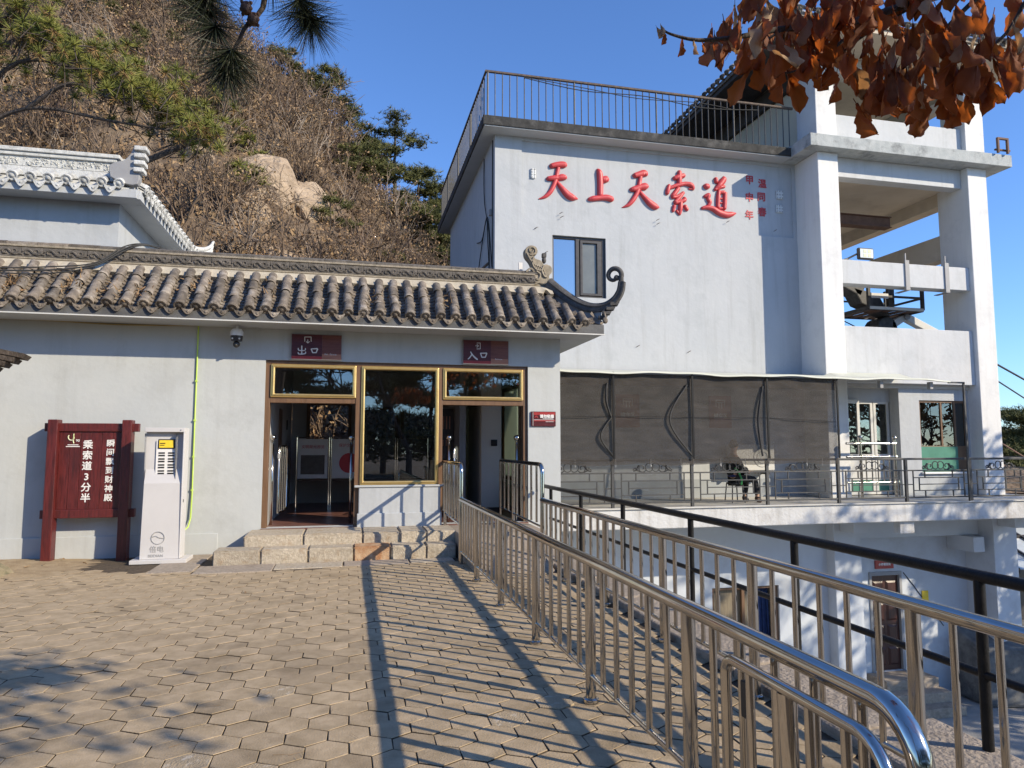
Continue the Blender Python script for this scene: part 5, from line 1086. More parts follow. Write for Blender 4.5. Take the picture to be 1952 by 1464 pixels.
b = MB(); b.box(3.025, 3.03, 11.414, 11.419, 1.965, 2.195); b.box(3.04, 3.40, 11.413, 11.418, 2.062, 2.067); b.box(3.2, 3.38, 11.413, 11.418, 2.078, 2.086); b.box(3.25, 3.39, 11.413, 11.418, 2.03, 2.036); obj('rule', b, M['letter_white'], t)
text('lettering', '请勿吸烟', .062, (3.27, 11.412, 2.12), M['letter_white'], t, ext=.0006, off=.003); b = MB(); b.path([(3.055, 11.412, 2.10), (3.08, 11.412, 2.13), (3.09, 11.412, 2.12), (3.10, 11.412, 2.10)], .008, 5); obj('symbol', b, M['letter_red'], t)

# ------------------------------------------------------------------ camera, conduit, cables, pipe on the front
sc_ = thing('security_camera', 'small dome security camera on a pipe arm under the eave', 'camera', (-1.69, 11.2, 3.3))
b = MB(); b.path([(-2.3, 11.40, 3.475), (-1.40, 11.36, 3.46), (-1.38, 11.36, 3.40)], .012, 8); obj('arm', b, M['eave_grey'], sc_, smooth=60)
b = MB(); b.path([(-1.70, 11.25, 3.40), (-1.70, 11.25, 3.47)], .02, 8); b.path([(-1.70, 11.25, 3.30), (-1.70, 11.25, 3.36), (-1.70, 11.25, 3.405)], [.095, .098, .07], 16); obj('housing', b, M['white_paint'], sc_, smooth=40)
b = MB(); b.path([(-1.70, 11.25, 3.22), (-1.70, 11.25, 3.30)], [.078, .09], 14); b.sphere((-1.70, 11.25, 3.17), .052, 12, 8); obj('head', b, M['dark_frame'], sc_, smooth=50)
for dx in (-.05, .05): b = MB(); b.sphere((-1.70+dx, 11.17, 3.25), .014, 8, 5); obj('lamp', b, M['letter_white'], sc_)
b = MB(); b.sphere((-1.70, 11.20, 3.15), .022, 8, 6); obj('lens', b, M['black'], sc_)
cg = thing('conduit', 'yellow green conduit running along the eave and down to the kiosk', 'cable', (-2.28, 11.42, 1.5))
b = MB(); b.path(spline([(-8, 11.43, 3.47), (-6, 11.43, 3.455), (-4.6, 11.43, 3.47), (-3.4, 11.43, 3.44), (-2.285, 11.43, 3.47)], 8), .011, 6); obj('cable', b, M['cable_tan'], cg)
b = MB(); b.path([(-2.285, 11.43, 3.47), (-2.285, 11.43, 2.0), (-2.28, 11.42, .9), (-2.285, 11.41, .55), (-2.31, 11.38, .42), (-2.42, 11.25, .3), (-2.5, 11.1, .22)], .011, 7); obj('cable', b, M['cable_green'], cg, smooth=60)
for z in (2.6, 2.0, 1.45, .95): b = MB(); b.box(-2.30, -2.27, 11.41, 11.449, z, z+.025); obj('clip', b, M['cable_green'], cg)
rc = thing('roof_cable', 'thick black cables draped diagonally across the tiled eave', 'cable', (-4, 11.3, 4.3))
for k in range(3):
    b = MB(); b.path(spline([(-6.2, 10.9-.02*k, 3.93+.05*k), (-4.95, 11.0, 4.04+.035*k), (-4.3, 11.15, 4.10+.05*k), (-3.75, 11.35, 4.29+.025*k), (-3.45, 11.6, 4.60+.035*k), (-3.2, 11.72, 4.75+.012*k), (-2.9, 11.85, 4.74), (-2.6+.12*k, 11.9, 4.72)], 6), .010+.003*(k == 1), 6); obj('cable', b, M['rubber'], rc, smooth=60)
sp_ = thing('steel_stay', 'rusty steel stay running from the hillside to the station side wall', 'pipe', (2, 18, 5))
b = MB(); b.path([(.9, 20.5, 4.2), (3.34, 16.9, 6.2)], .035, 8); obj('pipe', b, M['rust_rail'], sp_)
tag(obj('plastic_bracket', MB().box(2.95, 3.02, 12.1, 12.14, 4.72, 4.95), M['white_paint']), 'small white bracket standing on the ridge near the station wall', 'bracket')

# ------------------------------------------------------------------ queue boards inside the hall
def board(lab, x, dark):
    t = thing('queue_board', lab, 'board', (x+.31, 14.5, FZ), 'boards standing inside the hall'); y = 14.5
    b = MB(); b.box(x+.02, x+.60, y, y+.03, .98, 1.76); obj('panel', b, M['off_white'] if dark < 2 else M['dark_frame'], t)
    b = MB(); b.path([(x, y+.015, FZ), (x, y+.015, 1.79), (x+.62, y+.015, 1.79), (x+.62, y+.015, FZ)], .016, 8); b.tube((x, y+.015, .95), (x+.62, y+.015, .95), .012, 8); obj('frame', b, M['steel'], t)
    if dark == 0:
        b = MB(); b.box(x+.08, x+.54, y-.004, y-.001, 1.06, 1.44); obj('picture', b, M['dark_frame'], t); text('lettering', '文明观光游览', .075, (x+.31, y-.003, 1.60), M['ink_red'], t)
    if dark == 1:
        b = MB(); b.path([(x+.36, y-.002, 1.28), (x+.36, y-.001, 1.28)], .2, 20); b.v = [(p[0], y-.003 if i % 2 else y-.002, p[2]) for i, p in enumerate(b.v)]
        b = MB(); b.prism([(x+.36+.2*math.cos(a), 1.28+.2*math.sin(a)) for a in np.linspace(0, 6.283, 24)[:-1]], y-.004, y-.001); obj('emblem', b, M['ink_red'], t); text('lettering', '保护文物', .075, (x+.3, y-.003, 1.63), M['ink_red'], t)
board('white queue board with dark picture seen through the exit doorway', -1.0, 0)
board('white queue board with round red emblem seen through the exit doorway', -.34, 1)
board('dark queue board behind the shop window, left one', .32, 2)
board('dark queue board behind the shop window, right one', .98, 2)

# ------------------------------------------------------------------ machinery on the tower
fl = thing('floodlight', 'square floodlight with pale lens standing on the tower middle beam', 'lamp', (13.2, 15.6, 6.47))
b = MB(); b.box(13.0, 13.48, 15.48, 15.58, 6.53, 6.85); obj('housing', b, M['dark_frame'], fl, bevel=.04)
b = MB(); b.box(13.04, 13.44, 15.468, 15.478, 6.57, 6.81); obj('lens', b, M['lens'], fl, bevel=.004)
for i in range(2):
    for j in range(2): b = MB(); b.box(13.14+.14*i, 13.23+.14*i, 15.462, 15.467, 6.60+.11*j, 6.68+.11*j); obj('lamp_cell', b, mat('lamp_cell', (.6, .62, .35), (.7, .7, .4), 9, .3), fl)
b = MB(); b.path([(12.6, 15.6, 6.5), (12.75, 15.6, 6.55), (13.0, 15.55, 6.68)], .025, 6); b.box(12.45, 12.8, 15.5, 15.7, 6.471, 6.5); obj('bracket', b, M['dark_frame'], fl)
cgE = thing('work_cage', 'open steel work cage hanging under the tower middle beam', 'cage', (15, 17.2, 5.6))
X0, X1, Y0, Y1, Z0, Z1 = 14.2, 16.0, 16.6, 18.0, 5.5, 6.35
b = MB()
for (xx, yy) in ((X0, Y0), (X1, Y0), (X1, Y1), (X0, Y1)): b.box(xx-.04, xx+.04, yy-.04, yy+.04, Z0, Z1)
b.box(X0, X1, Y0-.03, Y0+.03, Z0-.05, Z0+.05); b.box(X0, X1, Y1-.03, Y1+.03, Z0-.05, Z0+.05); b.box(X0-.03, X0+.03, Y0, Y1, Z0-.05, Z0+.05); b.box(X1-.03, X1+.03, Y0, Y1, Z0-.05, Z0+.05); b.box(X0, X1, Y0-.02, Y0+.02, 5.82, 5.88); b.box(X1-.02, X1+.02, Y0, Y1, 5.82, 5.88); b.box(X0, X1, Y1-.02, Y1+.02, 5.95, 6.0)
obj('frame', b, M['machine'], cgE)
for k in range(5): b = MB(); b.box(X0+.1+.35*k, X0+.32+.35*k, Y0+.03, Y1-.03, Z0-.02, Z0+.01); obj('floor_slat', b, M['rust_beam'], cgE)
b = MB(); b.box(X0, X1, Y0-.05, Y0-.031, Z0-.04, Z0+.04); b.box(X0+.06, X0+.62, Y0-.05, Y0-.021, 5.78, 5.92); obj('pale_bar', b, M['off_white'], cgE)
hw = thing('haul_machinery', 'dark rope haul machinery with pale guide arm behind the tower parapet', 'machine', (15.5, 18, 5))
b = MB(); b.hexa([(13.6, 17.0, 6.2), (14.3, 17.0, 5.9), (14.3, 17.5, 5.9), (13.6, 17.5, 6.2)], [(13.6, 17.0, 6.5), (14.6, 17.0, 6.45), (14.6, 17.5, 6.45), (13.6, 17.5, 6.5)]); b.hexa([(14.3, 17.0, 5.7), (15.3, 17.0, 5.35), (15.3, 17.5, 5.35), (14.3, 17.5, 5.7)], [(14.0, 17.0, 6.2), (14.9, 17.0, 6.0), (14.9, 17.5, 6.0), (14.0, 17.5, 6.2)]); obj('gear_block', b, M['machine'], hw, bevel=.04)
b = MB(); b.box(15.0, 15.5, 17.2, 17.6, 4.5, 5.3); b.path([(15.25, 17.1, 5.05), (15.25, 17.7, 5.05)], .33, 18); obj('sheave', b, M['machine'], hw, bevel=.02)
b = MB(); b.hexa([(15.4, 17.1, 5.0), (15.9, 17.1, 5.3), (15.9, 17.3, 5.3), (15.4, 17.3, 5.0)], [(15.4, 17.1, 5.25), (15.9, 17.1, 5.5), (15.9, 17.3, 5.5), (15.4, 17.3, 5.25)]); b.hexa([(15.9, 17.1, 5.3), (17.1, 17.1, 4.78), (17.1, 17.3, 4.78), (15.9, 17.3, 5.3)], [(15.95, 17.1, 5.52), (17.15, 17.1, 5.0), (17.15, 17.3, 5.0), (15.95, 17.3, 5.52)]); obj('guide_arm', b, M['off_white'], hw, bevel=.02)
b = MB(); b.path([(15.9, 17.05, 5.4), (15.9, 17.35, 5.4)], .09, 14); b.path([(16.9, 17.05, 4.9), (16.9, 17.35, 4.9)], .08, 14); obj('roller', b, M['grey_mid'], hw)
b = MB(); b.box(14.95, 15.15, 16.7, 16.8, 5.6, 6.6); obj('hanger', b, M['machine'], hw)
for lab, a, c, r in (('upper of two thick ropeway cables descending right from the tower', (17.06, 15.74, 4.1), (69.71, 41.3, -3.06), .03), ('lower of two thick ropeway cables descending right from the tower', (17.06, 15.73, 3.66), (68.46, 41.3, -5.55), .022), ('rusty stay cable low on the right below the ropeway cables', (17.06, 15.69, 1.91), (65.2, 41.3, -8.08), .025)):
    o = obj('ropeway_cable', MB().tube(a, c, r, 6), M['rubber'] if r != .025 else M['rust_beam'], None); tag(o, lab, 'cable')
tag(obj('guy_wire', MB().tube((12.3, 17.9, 6.2), (14.9, 17.6, 5.0), .018, 6), M['rubber'], None), 'thin dark wire slanting down across the open tower bay', 'cable')
# lean-to glass roof far right
gl = thing('glass_lean_to', 'low glazed lean-to roof below the right end of the deck', 'roof', (19, 17, -2))
b = MB(); b.hexa([(17.4, 15.4, -1.7), (24, 15.4, -1.7), (24, 18.5, -.35), (17.4, 18.5, -.35)], [(17.4, 15.4, -1.68), (24, 15.4, -1.68), (24, 18.5, -.33), (17.4, 18.5, -.33)]); obj('glazing', b, mat('old_glazing', (.40, .44, .46), (.52, .55, .57), 2, .25), gl)
for k in range(8): b = MB(); x = 17.4+.9*k; b.hexa([(x, 15.35, -1.68), (x+.06, 15.35, -1.68), (x+.06, 18.5, -.32), (x, 18.5, -.32)], [(x, 15.35, -1.62), (x+.06, 15.35, -1.62), (x+.06, 18.5, -.26), (x, 18.5, -.26)]); obj('glazing_bar', b, M['dark_frame'], gl)
b = MB(); b.box(17.4, 24, 15.3, 15.38, -1.75, -1.66); b.box(17.4, 24, 16.8, 16.86, -1.08, -.98); b.box(17.5, 24, 18.5, 18.6, -5, -.3); obj('frame_bar', b, M['dark_frame'], gl)
# dark wooden roof corner of a shelter at the left edge
sh = thing('shelter_roof', 'corner of a dark wooden shelter roof jutting in at the left edge', 'roof', (-5.5, 9.8, 0))
for k in range(4): b = MB(); b.hexa([(-7.2, 9.0+.0*k, 3.30-.075*k), (-3.92-.10*k, 9.6, 2.70-.05*k), (-3.92-.10*k, 9.8, 2.68-.05*k), (-7.2, 9.8, 3.28-.075*k)], [(-7.2, 9.0, 3.35-.075*k), (-3.88-.10*k, 9.6, 2.75-.05*k), (-3.88-.10*k, 9.8, 2.73-.05*k), (-7.2, 9.8, 3.35-.075*k)]); obj('roof_board', b, M['bark'], sh)
b = MB(); b.box(-7.1, -4.5, 9.65, 9.78, 2.3, 2.42); b.box(-7.0, -6.85, 9.6, 9.75, -.02, 3.1); obj('post', b, M['bark'], sh)
# stray leaves and a rock
rk = mound('mossy_rock', -5.6, -4.15, 9.3, 10.35, .34, None, 16, 5, .7); tag(obj('mossy_rock', rk, M['rock_moss'], None, smooth=180), 'low mossy brown rock at the left edge near the wall foot', 'rock')

# ------------------------------------------------------------------ vegetation
RNG = np.random.default_rng(42)
def seg_tubes(A, B, ra, rb, k=3):
    """tapered k-sided tubes for arrays of segments; returns V, F(quads)"""
    A = np.asarray(A, float); B = np.asarray(B, float); n = len(A); ra = np.asarray(ra, float)[:, None]; rb = np.asarray(rb, float)[:, None]
    D = B-A; D /= np.linalg.norm(D, axis=1, keepdims=True)+1e-9
    ref = np.where(np.abs(D[:, 2:3]) < .9, np.array([[0, 0, 1.]]), np.array([[1., 0, 0]])); U = np.cross(D, ref); U /= np.linalg.norm(U, axis=1, keepdims=True)+1e-9; Wv = np.cross(D, U)
    V = np.zeros((n, 2*k, 3))
    for i in range(k):
        c, s = math.cos(2*PI*i/k), math.sin(2*PI*i/k); o = U*c+Wv*s; V[:, i] = A+o*ra; V[:, k+i] = B+o*rb
    base = (np.arange(n)*2*k)[:, None]
    F = np.stack([np.stack([base[:, 0]+i, base[:, 0]+(i+1) % k, base[:, 0]+k+(i+1) % k, base[:, 0]+k+i], -1) for i in range(k)], 1).reshape(-1, 4)
    return V.reshape(-1, 3), F
def rand_dirs(n, rng): d = rng.normal(size=(n, 3)); return d/np.linalg.norm(d, axis=1, keepdims=True)
def blades(C, D, L, w, rng):
    """thin triangular blades as quads (degenerate tip width) from centres C along D"""
    n = len(C); S_ = np.cross(D, rand_dirs(n, rng)); S_ /= np.linalg.norm(S_, axis=1, keepdims=True)+1e-9
    L = np.broadcast_to(np.asarray(L, float), (n,))[:, None]; w = np.broadcast_to(np.asarray(w, float), (n,))[:, None]
    V = np.stack([C-S_*w, C+S_*w, C+D*L+S_*w*.25, C+D*L-S_*w*.25], 1).reshape(-1, 3)
    return V, np.arange(4*n).reshape(-1, 4)
def join(parts):
    Vs, Fs, o = [], [], 0
    for V, F in parts: Vs.append(V); Fs.append(F+o); o += len(V)
    return np.concatenate(Vs), np.concatenate(Fs)
def bush_proto(seed, h=1.6, n0=9, depth=3, spread=.9):
    rng = np.random.default_rng(seed); A, B, ra, rb = [], [], [], []; tips = []
    def grow(p, d, L, r, lv):
        n = 2 if lv == depth else 2
        for s in range(n):
            q = p+d*L/n; A.append(p); B.append(q); ra.append(r); rb.append(r*.82); p = q; r *= .82
            d = d+rng.normal(0, .16, 3); d[2] += .04; d /= np.linalg.norm(d)
            if lv > 0:
                for _ in range(rng.integers(1, 3)):
                    nd = d+rng.normal(0, .62, 3); nd /= np.linalg.norm(nd); grow(p, nd, L*rng.uniform(.5, .75), r*.62, lv-1)
        tips.append(p)
    for i in range(n0):
        a = 2*PI*i/n0+rng.uniform(-.3, .3); d = np.array([math.cos(a)*spread*rng.uniform(.2, 1), math.sin(a)*spread*rng.uniform(.2, 1), 1.0]); d /= np.linalg.norm(d)
        grow(np.array([math.cos(a)*.1, math.sin(a)*.1, -.1]), d, h*rng.uniform(.55, .8), .022*h, depth-1 if i % 3 else depth)
    return np.array(A), np.array(B), np.array(ra), np.array(rb), np.array(tips)
protos = [bush_proto(s, n0=7, depth=2) for s in range(5)]
pv = [(seg_tubes(a, b_, np.maximum(r1, .009), np.maximum(r2, .007)), t) for a, b_, r1, r2, t in protos]
twigs = []; dark_t = []; pale_t = []; leaves_ = []
cnt = 0
def scatter(n, xr, yr, sc, accept=lambda x, y: True):
    out = []
    while len(out) < n:
        x = RNG.uniform(*xr); y = RNG.uniform(*yr)
        if accept(x, y): out.append((x, y, RNG.uniform(*sc)))
    return out
def in_rock(x, y): return -4.9 < x < -1.5 and 29.6 < y < 32.6
vis = lambda x, y: (-.47*y-1.0 < x < .20*y+2) and not (in_rock(x, y) and RNG.random() < .93)
spots = scatter(1050, (-26, 10), (20.5, 50), (.7, 1.4), vis)+scatter(190, (-12, 5), (18.9, 22), (.4, .85))
for x, y, s in spots:
    (V, F), tips = pv[RNG.integers(5)]; a = RNG.uniform(0, 2*PI); c, s_ = math.cos(a)*s, math.sin(a)*s; Rm = np.array([[c, -s_, 0], [s_, c, 0], [0, 0, s*RNG.uniform(.8, 1.2)]])
    o = np.array([x, y, hill_z(x, y)-.05]); patch = vnoise(x, y, .55, 12)+RNG.normal(0, .25); (dark_t if patch > .35 else pale_t if patch < -.45 else twigs).append((V@Rm.T+o, F))
    if RNG.random() < .75:
        m_ = RNG.random(len(tips)) < RNG.uniform(.15, .9); T = tips[m_]@Rm.T+o
        if len(T): T = np.repeat(T, 2, 0); T += RNG.normal(0, .09, T.shape); leaves_.append(blades(T, rand_dirs(len(T), RNG), RNG.uniform(.07, .16, len(T)), RNG.uniform(.025, .06, len(T)), RNG))
V, F = join(twigs); o = link('hillside_scrub', np_mesh('hillside_scrub', V, F), M['twig']); tag(o, 'dense bare brown scrub covering the hillside behind the buildings', 'scrub', kind='stuff')
V, F = join(dark_t); o = link('dark_scrub', np_mesh('dark_scrub', V, F), mat('dark_twig', (.045, .03, .024), (.12, .08, .06), .6, .95)); tag(o, 'darker reddish brown scrub patches between the paler hillside bushes', 'scrub', kind='stuff')
V, F = join(pale_t); o = link('pale_scrub', np_mesh('pale_scrub', V, F), mat('pale_twig', (.19, .15, .115), (.36, .29, .225), .6, .95)); tag(o, 'pale grey twiggy scrub patches on the hillside', 'scrub', kind='stuff')
V, F = join(leaves_); o = link('dry_leaves', np_mesh('dry_leaves', V, F), M['dry_leaf']); tag(o, 'withered brown leaves clinging to the hillside scrub', 'leaves', kind='stuff')
# leaf litter blades on the slope
n = 26000; X = RNG.uniform(-28, 11, n); Y = RNG.uniform(18.8, 50, n); k = (X > -.47*Y-1) & (X < .20*Y+2) & ~((X > -4.9) & (X < -1.5) & (Y > 29.6) & (Y < 32.6)); X, Y = X[k], Y[k]
C = np.stack([X, Y, np.array([hill_z(a, b_) for a, b_ in zip(X, Y)])+.03], 1); D = rand_dirs(len(C), RNG); D[:, 2] = np.abs(D[:, 2]); V, F = blades(C, D, RNG.uniform(.15, .4, len(C)), RNG.uniform(.02, .07, len(C)), RNG)
o = link('dry_grass', np_mesh('dry_grass', V, F), M['dry_leaf']); tag(o, 'dry grass and leaf litter on the slope', 'grass', kind='stuff')
n = 7000; X = RNG.uniform(-4, 3.3, n); Y = RNG.uniform(18.7, 26, n); C = np.stack([X, Y, np.array([hill_z(a, b_) for a, b_ in zip(X, Y)])+.05], 1); D = rand_dirs(len(C), RNG); D[:, 2] = np.abs(D[:, 2]); V, F = blades(C, D, RNG.uniform(.12, .35, n), RNG.uniform(.03, .08, n), RNG)
o = link('lightened_leaves', np_mesh('lightened_leaves', V, F), mat('lightened_leaves', (.34, .2, .10), (.55, .38, .22), 2, .9)); tag(o, 'dry leaves heaped on the bank behind the hall, colour lightened in place of sunlight', 'leaves', kind='stuff')  # leaf colour raised to stand in for sun on this bank
# granite outcrop: big rounded slabs
def boulder(name, lab, c, r, rot, seed, m, grp=None, n=5):
    bm = bmesh.new(); bmesh.ops.create_icosphere(bm, subdivisions=n, radius=1); rg = random.Random(seed); o = [rg.uniform(0, 9) for _ in range(3)]
    planes = [(Vector((rg.gauss(0, 1), rg.gauss(-.5, .8), rg.gauss(0, .8))).normalized(), rg.uniform(.62, .92)) for _ in range(22)]
    for v in bm.verts:
        p = v.co.copy(); f = 1+.16*vnoise(p.x*1.5+o[0], p.y*1.5+p.z+o[1], 1.5, seed)+.06*vnoise(p.x*4, p.z*4+p.y*3, 1.8, seed+3)
        q_ = p*f
        for nn_, dd_ in planes:
            t_ = q_.dot(nn_)-dd_
            if t_ > 0: q_ = q_-nn_*t_*.92
        v.co = q_+q_.normalized()*(.018*vnoise(p.x*6, p.z*6+p.y*4, 1.7, seed+5))
    me = bpy.data.meshes.new(name); bm.to_mesh(me); bm.free(); o = link(name, me, m, None, (c[0], c[1], hill_z(c[0], c[1])+c[2]), smooth=22); o.scale = r; o.rotation_euler = [R(a) for a in rot]; return tag(o, lab, 'rock', grp)
boulder('rock_outcrop', 'largest pale granite slab on the hillside, sloping down to the right', (-3.5, 31.3, -.25), (2.0, 1.25, 1.95), (-22, 30, 8), 3, M['rock'])
boulder('rock_outcrop', 'upper right rounded granite shoulder of the hillside outcrop', (-2.0, 31.9, .0), (1.2, 1.2, 1.6), (-15, 28, 20), 5, M['rock'])
boulder('rock_outcrop', 'low granite ledge under the big slab on the hillside', (-4.3, 28.9, -.1), (1.7, 1.0, .75), (-25, 18, 10), 8, M['rock'])
boulder('rock_outcrop', 'small broken boulder left of the big slab on the hillside', (-6.2, 30.0, .1), (.75, .7, .55), (10, 20, 40), 11, M['rock'], n=3)
boulder('rock_outcrop', 'granite patch low on the slope just above the tiled ridge', (-2.7, 26.6, -.1), (1.3, .8, .8), (-30, 10, 0), 14, M['rock'], n=3)
# ---- pines
def pine(name, lab, base, h, seed, cat='tree', lean=(0, 0), pads=None, bare=.45, spread=1.9, tuft=.34, grp=None, dens=1.0, nm='needle_far', flat=.35, tw=.016):
    rng = np.random.default_rng(seed); t = thing(name, lab, cat, base, grp); bx = np.array(base, float)
    tp = [bx+np.array([lean[0]*u**1.4+rng.normal(0, .05)*h*.12*(u > 0), lean[1]*u+rng.normal(0, .05)*h*.1*(u > 0), h*u-.3]) for u in np.linspace(0, 1, 9)]
    tr = [h*tw*(1-.85*u)+.02 for u in np.linspace(0, 1, 9)]
    b = MB(); b.path([tuple(p) for p in tp], tr, 7)
    nb = pads or 13; Cs = []
    for i in range(nb):
        u = bare+(1-bare)*(i+.5)/nb; f = u*8; j = min(int(f), 7); p = tp[j]+(tp[j+1]-tp[j])*(f-j); a = i*2.4+rng.uniform(-.5, .5)
        L = spread*(1.12-.75*((u-bare)/(1-bare))**1.3)*rng.uniform(.6, 1.1); e = p+np.array([math.cos(a)*L, math.sin(a)*L, L*rng.uniform(-.02, .32)]); md = (p+e)/2+np.array([0, 0, -.08*L])
        b.path([tuple(p), tuple(md), tuple(e)], [tr[j]*.42+.012, tr[j]*.3+.01, .014], 5)
        for q, s in ((e, .62), (md*.4+e*.6, .55), (e+np.array([rng.normal(0, .4), rng.normal(0, .4), .1])*L*.4, .5)): Cs.append((q, s*spread*.62*(1.15-.4*u)))
    Cs.append((tp[-1], spread*.4))
    obj('trunk', b, M['bark'], t, smooth=60)
    parts = []
    for q, s in Cs:
        n = max(6, int(26*dens*(s/.6)**1.5)); P = rng.normal(size=(n, 3))*np.array([s*.55, s*.55, s*flat*.5])+q+np.array([0, 0, s*.12])
        rep = 9; P = np.repeat(P, rep, 0); D = rand_dirs(len(P), rng); D[:, 2] = np.abs(D[:, 2])*.75+.05; D /= np.linalg.norm(D, axis=1, keepdims=True)
        parts.append(blades(P-D*tuft*.15, D, tuft*rng.uniform(.7, 1.2, len(P)), tuft*.062, rng))
    V, F = join(parts); o = link('crown', np_mesh('crown', V-np.array(WL[t]), F), M[nm], t)
    return t
gz = lambda x, y: hill_z(x, y)
ridge = [(-15.5, 44, 3.6, 'dark pine high on the ridge at the upper left'), (-11.8, 46, 3.0, 'dark pine on the ridge behind the near needle tuft'), (-9.3, 45, 2.6, 'ridge pine just left of the open sky edge'), (-6.6, 46, 2.2, 'low round pine at the ridge crest, leftmost of the skyline row'), (-5.0, 45, 2.0, 'low pine second on the skyline row'), (-3.4, 46, 2.2, 'bushy pine third on the skyline row'), (-1.9, 45, 2.9, 'bushy pine fourth down the skyline row'), (-.6, 45.5, 3.4, 'leaning dark pine left of the tall lone pine'), (.7, 44.5, 3.6, 'broad dark pine directly left of the tall lone pine')]
for i, (x, y, h, lab) in enumerate(ridge): pine('pine_tree', lab, (x, y, gz(x, y)), h, 100+i, grp='pines along the hill ridge', spread=1.5, bare=.2, lean=(.3, 0), tuft=.32)
pine('pine_tree', 'tall flat topped lone pine standing above the others left of the station', (2.55, 44.5, gz(2.55, 44.5)), 8.0, 150, grp='pines along the hill ridge', spread=2.2, bare=.55, tw=.022, tuft=.32, pads=11, flat=.25)
for i, (x, y, h, lab) in enumerate([(3.9, 42, 5.8, 'dense pine below the lone pine, near the station corner'), (5.4, 42.5, 6.2, 'dense pine touching the station roof railing'), (4.9, 38.5, 4.6, 'lower dark pine in front beside the station wall'), (3.1, 40.0, 2.4, 'dark pine in the hollow under the lone pine'), (6.2, 37.5, 3.4, 'small pine close against the station side wall'), (.6, 41, 2.6, 'pine with visible trunk left of the hollow')]):
    pine('pine_tree', lab, (x, y, gz(x, y)), h, 170+i, grp='pines beside the station', spread=1.9, bare=.22, tuft=.34, pads=15, dens=1.1)
for i, (x, y, h, lab) in enumerate([(-5.2, 32.3, 1.5, 'small yellow green pine shrub left of the granite slab'), (-4.6, 30.3, 1.2, 'small pine shrub at the foot of the granite slab'), (-6.2, 33.5, 2.0, 'bushy young pine left above the granite slab'), (-1.0, 31.5, 1.6, 'small green bush right below the granite slab'), (1.8, 33.5, 1.7, 'small green bush near the hollow'), (-8.0, 33, 1.8, 'young pine among bare scrub left of the slab'), (-.4, 38, 2.4, 'young pine right of the slab top'), (-9.5, 40, 2.6, 'young pine among scrub below the ridge'), (-15.5, 34, 2.8, 'young pine in the upper left scrub'), (-17.5, 38, 3.0, 'young pine near the top left picture corner'), (-13.4, 39, 2.4, 'young pine left of the near needle tuft'), (-12.0, 33, 1.8, 'small pine behind the sunlit pine boughs'), (-18.5, 41, 3.2, 'dark pine highest at the top left corner'), (-16, 42, 3.0, 'dark pine second from the top left corner'), (-13.8, 43, 2.8, 'dark pine at the top between the boughs'), (-17, 30, 2.2, 'young pine at the left edge above the white roof'), (-10.5, 36, 1.8, 'small green pine in the middle of the scrub'), (2.6, 30.5, 1.6, 'green bush low beside the station wall'), (3.8, 34, 2.2, 'green pine bush under the dark pines')]):
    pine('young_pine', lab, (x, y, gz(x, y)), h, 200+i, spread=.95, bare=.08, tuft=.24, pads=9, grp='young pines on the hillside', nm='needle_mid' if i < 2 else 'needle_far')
# dry weeds and leaves lodged in the tile channels
rng = np.random.default_rng(5); C = []
for cx, cz_, nn in ((-5.3, .45, 60), (-4.7, .30, 70), (-3.95, .38, 60), (-3.45, .22, 40), (-2.35, .5, 30), (-1.2, .3, 25), (.4, .4, 25), (1.5, .25, 20), (-3.0, .15, 25), (-6.0, .3, 40)):
    for _ in range(nn): d = cz_+rng.normal(0, .12); C.append((cx+rng.normal(0, .09), 10.82+d*cs, 3.70+d*sn+rng.uniform(0, .03)))
C = np.array(C); D = rand_dirs(len(C), rng); D[:, 2] = np.abs(D[:, 2]); V, F = blades(C, D, rng.uniform(.05, .13, len(C)), rng.uniform(.006, .02, len(C)), rng)
o = link('dry_weeds', np_mesh('dry_weeds', V-np.array(WL[roof]), F), M['dry_leaf'], roof); o['kind'] = 'stuff'
# ---- bare trees among the scrub
def bare_tree(lab, base, h, seed, grp='bare trees on the hillside', leafy=0.0, name='bare_tree', m='twig', spread=.55, depth=4, rmin=.008, lsize=.12):
    rng = np.random.default_rng(seed); t = thing(name, lab, 'tree', base, grp); A, B, ra, rb, tips = [], [], [], [], []
    def grow(p, d, L, r, lv):
        for s in range(3):
            q = p+d*L/3; A.append(p); B.append(q); ra.append(max(r, rmin)); rb.append(max(r*.85, rmin)); p = q; r *= .85
            d = d+rng.normal(0, .13, 3); d[2] += .05; d /= np.linalg.norm(d)
            if lv > 0 and (s > 0 or lv < depth):
                for _ in range(1 if lv > 1 else 2):
                    nd = d+rng.normal(0, spread, 3); nd /= np.linalg.norm(nd); grow(p, nd, L*rng.uniform(.55, .8), r*.66, lv-1)
        tips.append(p)
    grow(np.array(base, float)-np.array([0, 0, .2]), np.array([rng.normal(0, .1), rng.normal(0, .1), 1.]), h*.52, h*.018+.01, depth)
    V, F = seg_tubes(A, B, ra, rb, 4); o = link('trunk', np_mesh('trunk', V-np.array(WL[t]), F), M[m], t, smooth=60)
    if leafy:
        T = np.array(tips); T = np.repeat(T[rng.random(len(T)) < leafy], 4, 0); T = T+rng.normal(0, .12, T.shape); V, F = blades(T, rand_dirs(len(T), rng), lsize*rng.uniform(.6, 1.2, len(T)), lsize*.32, rng); link('leaves', np_mesh('leaves', V-np.array(WL[t]), F), M['dry_leaf'], t)
    return t
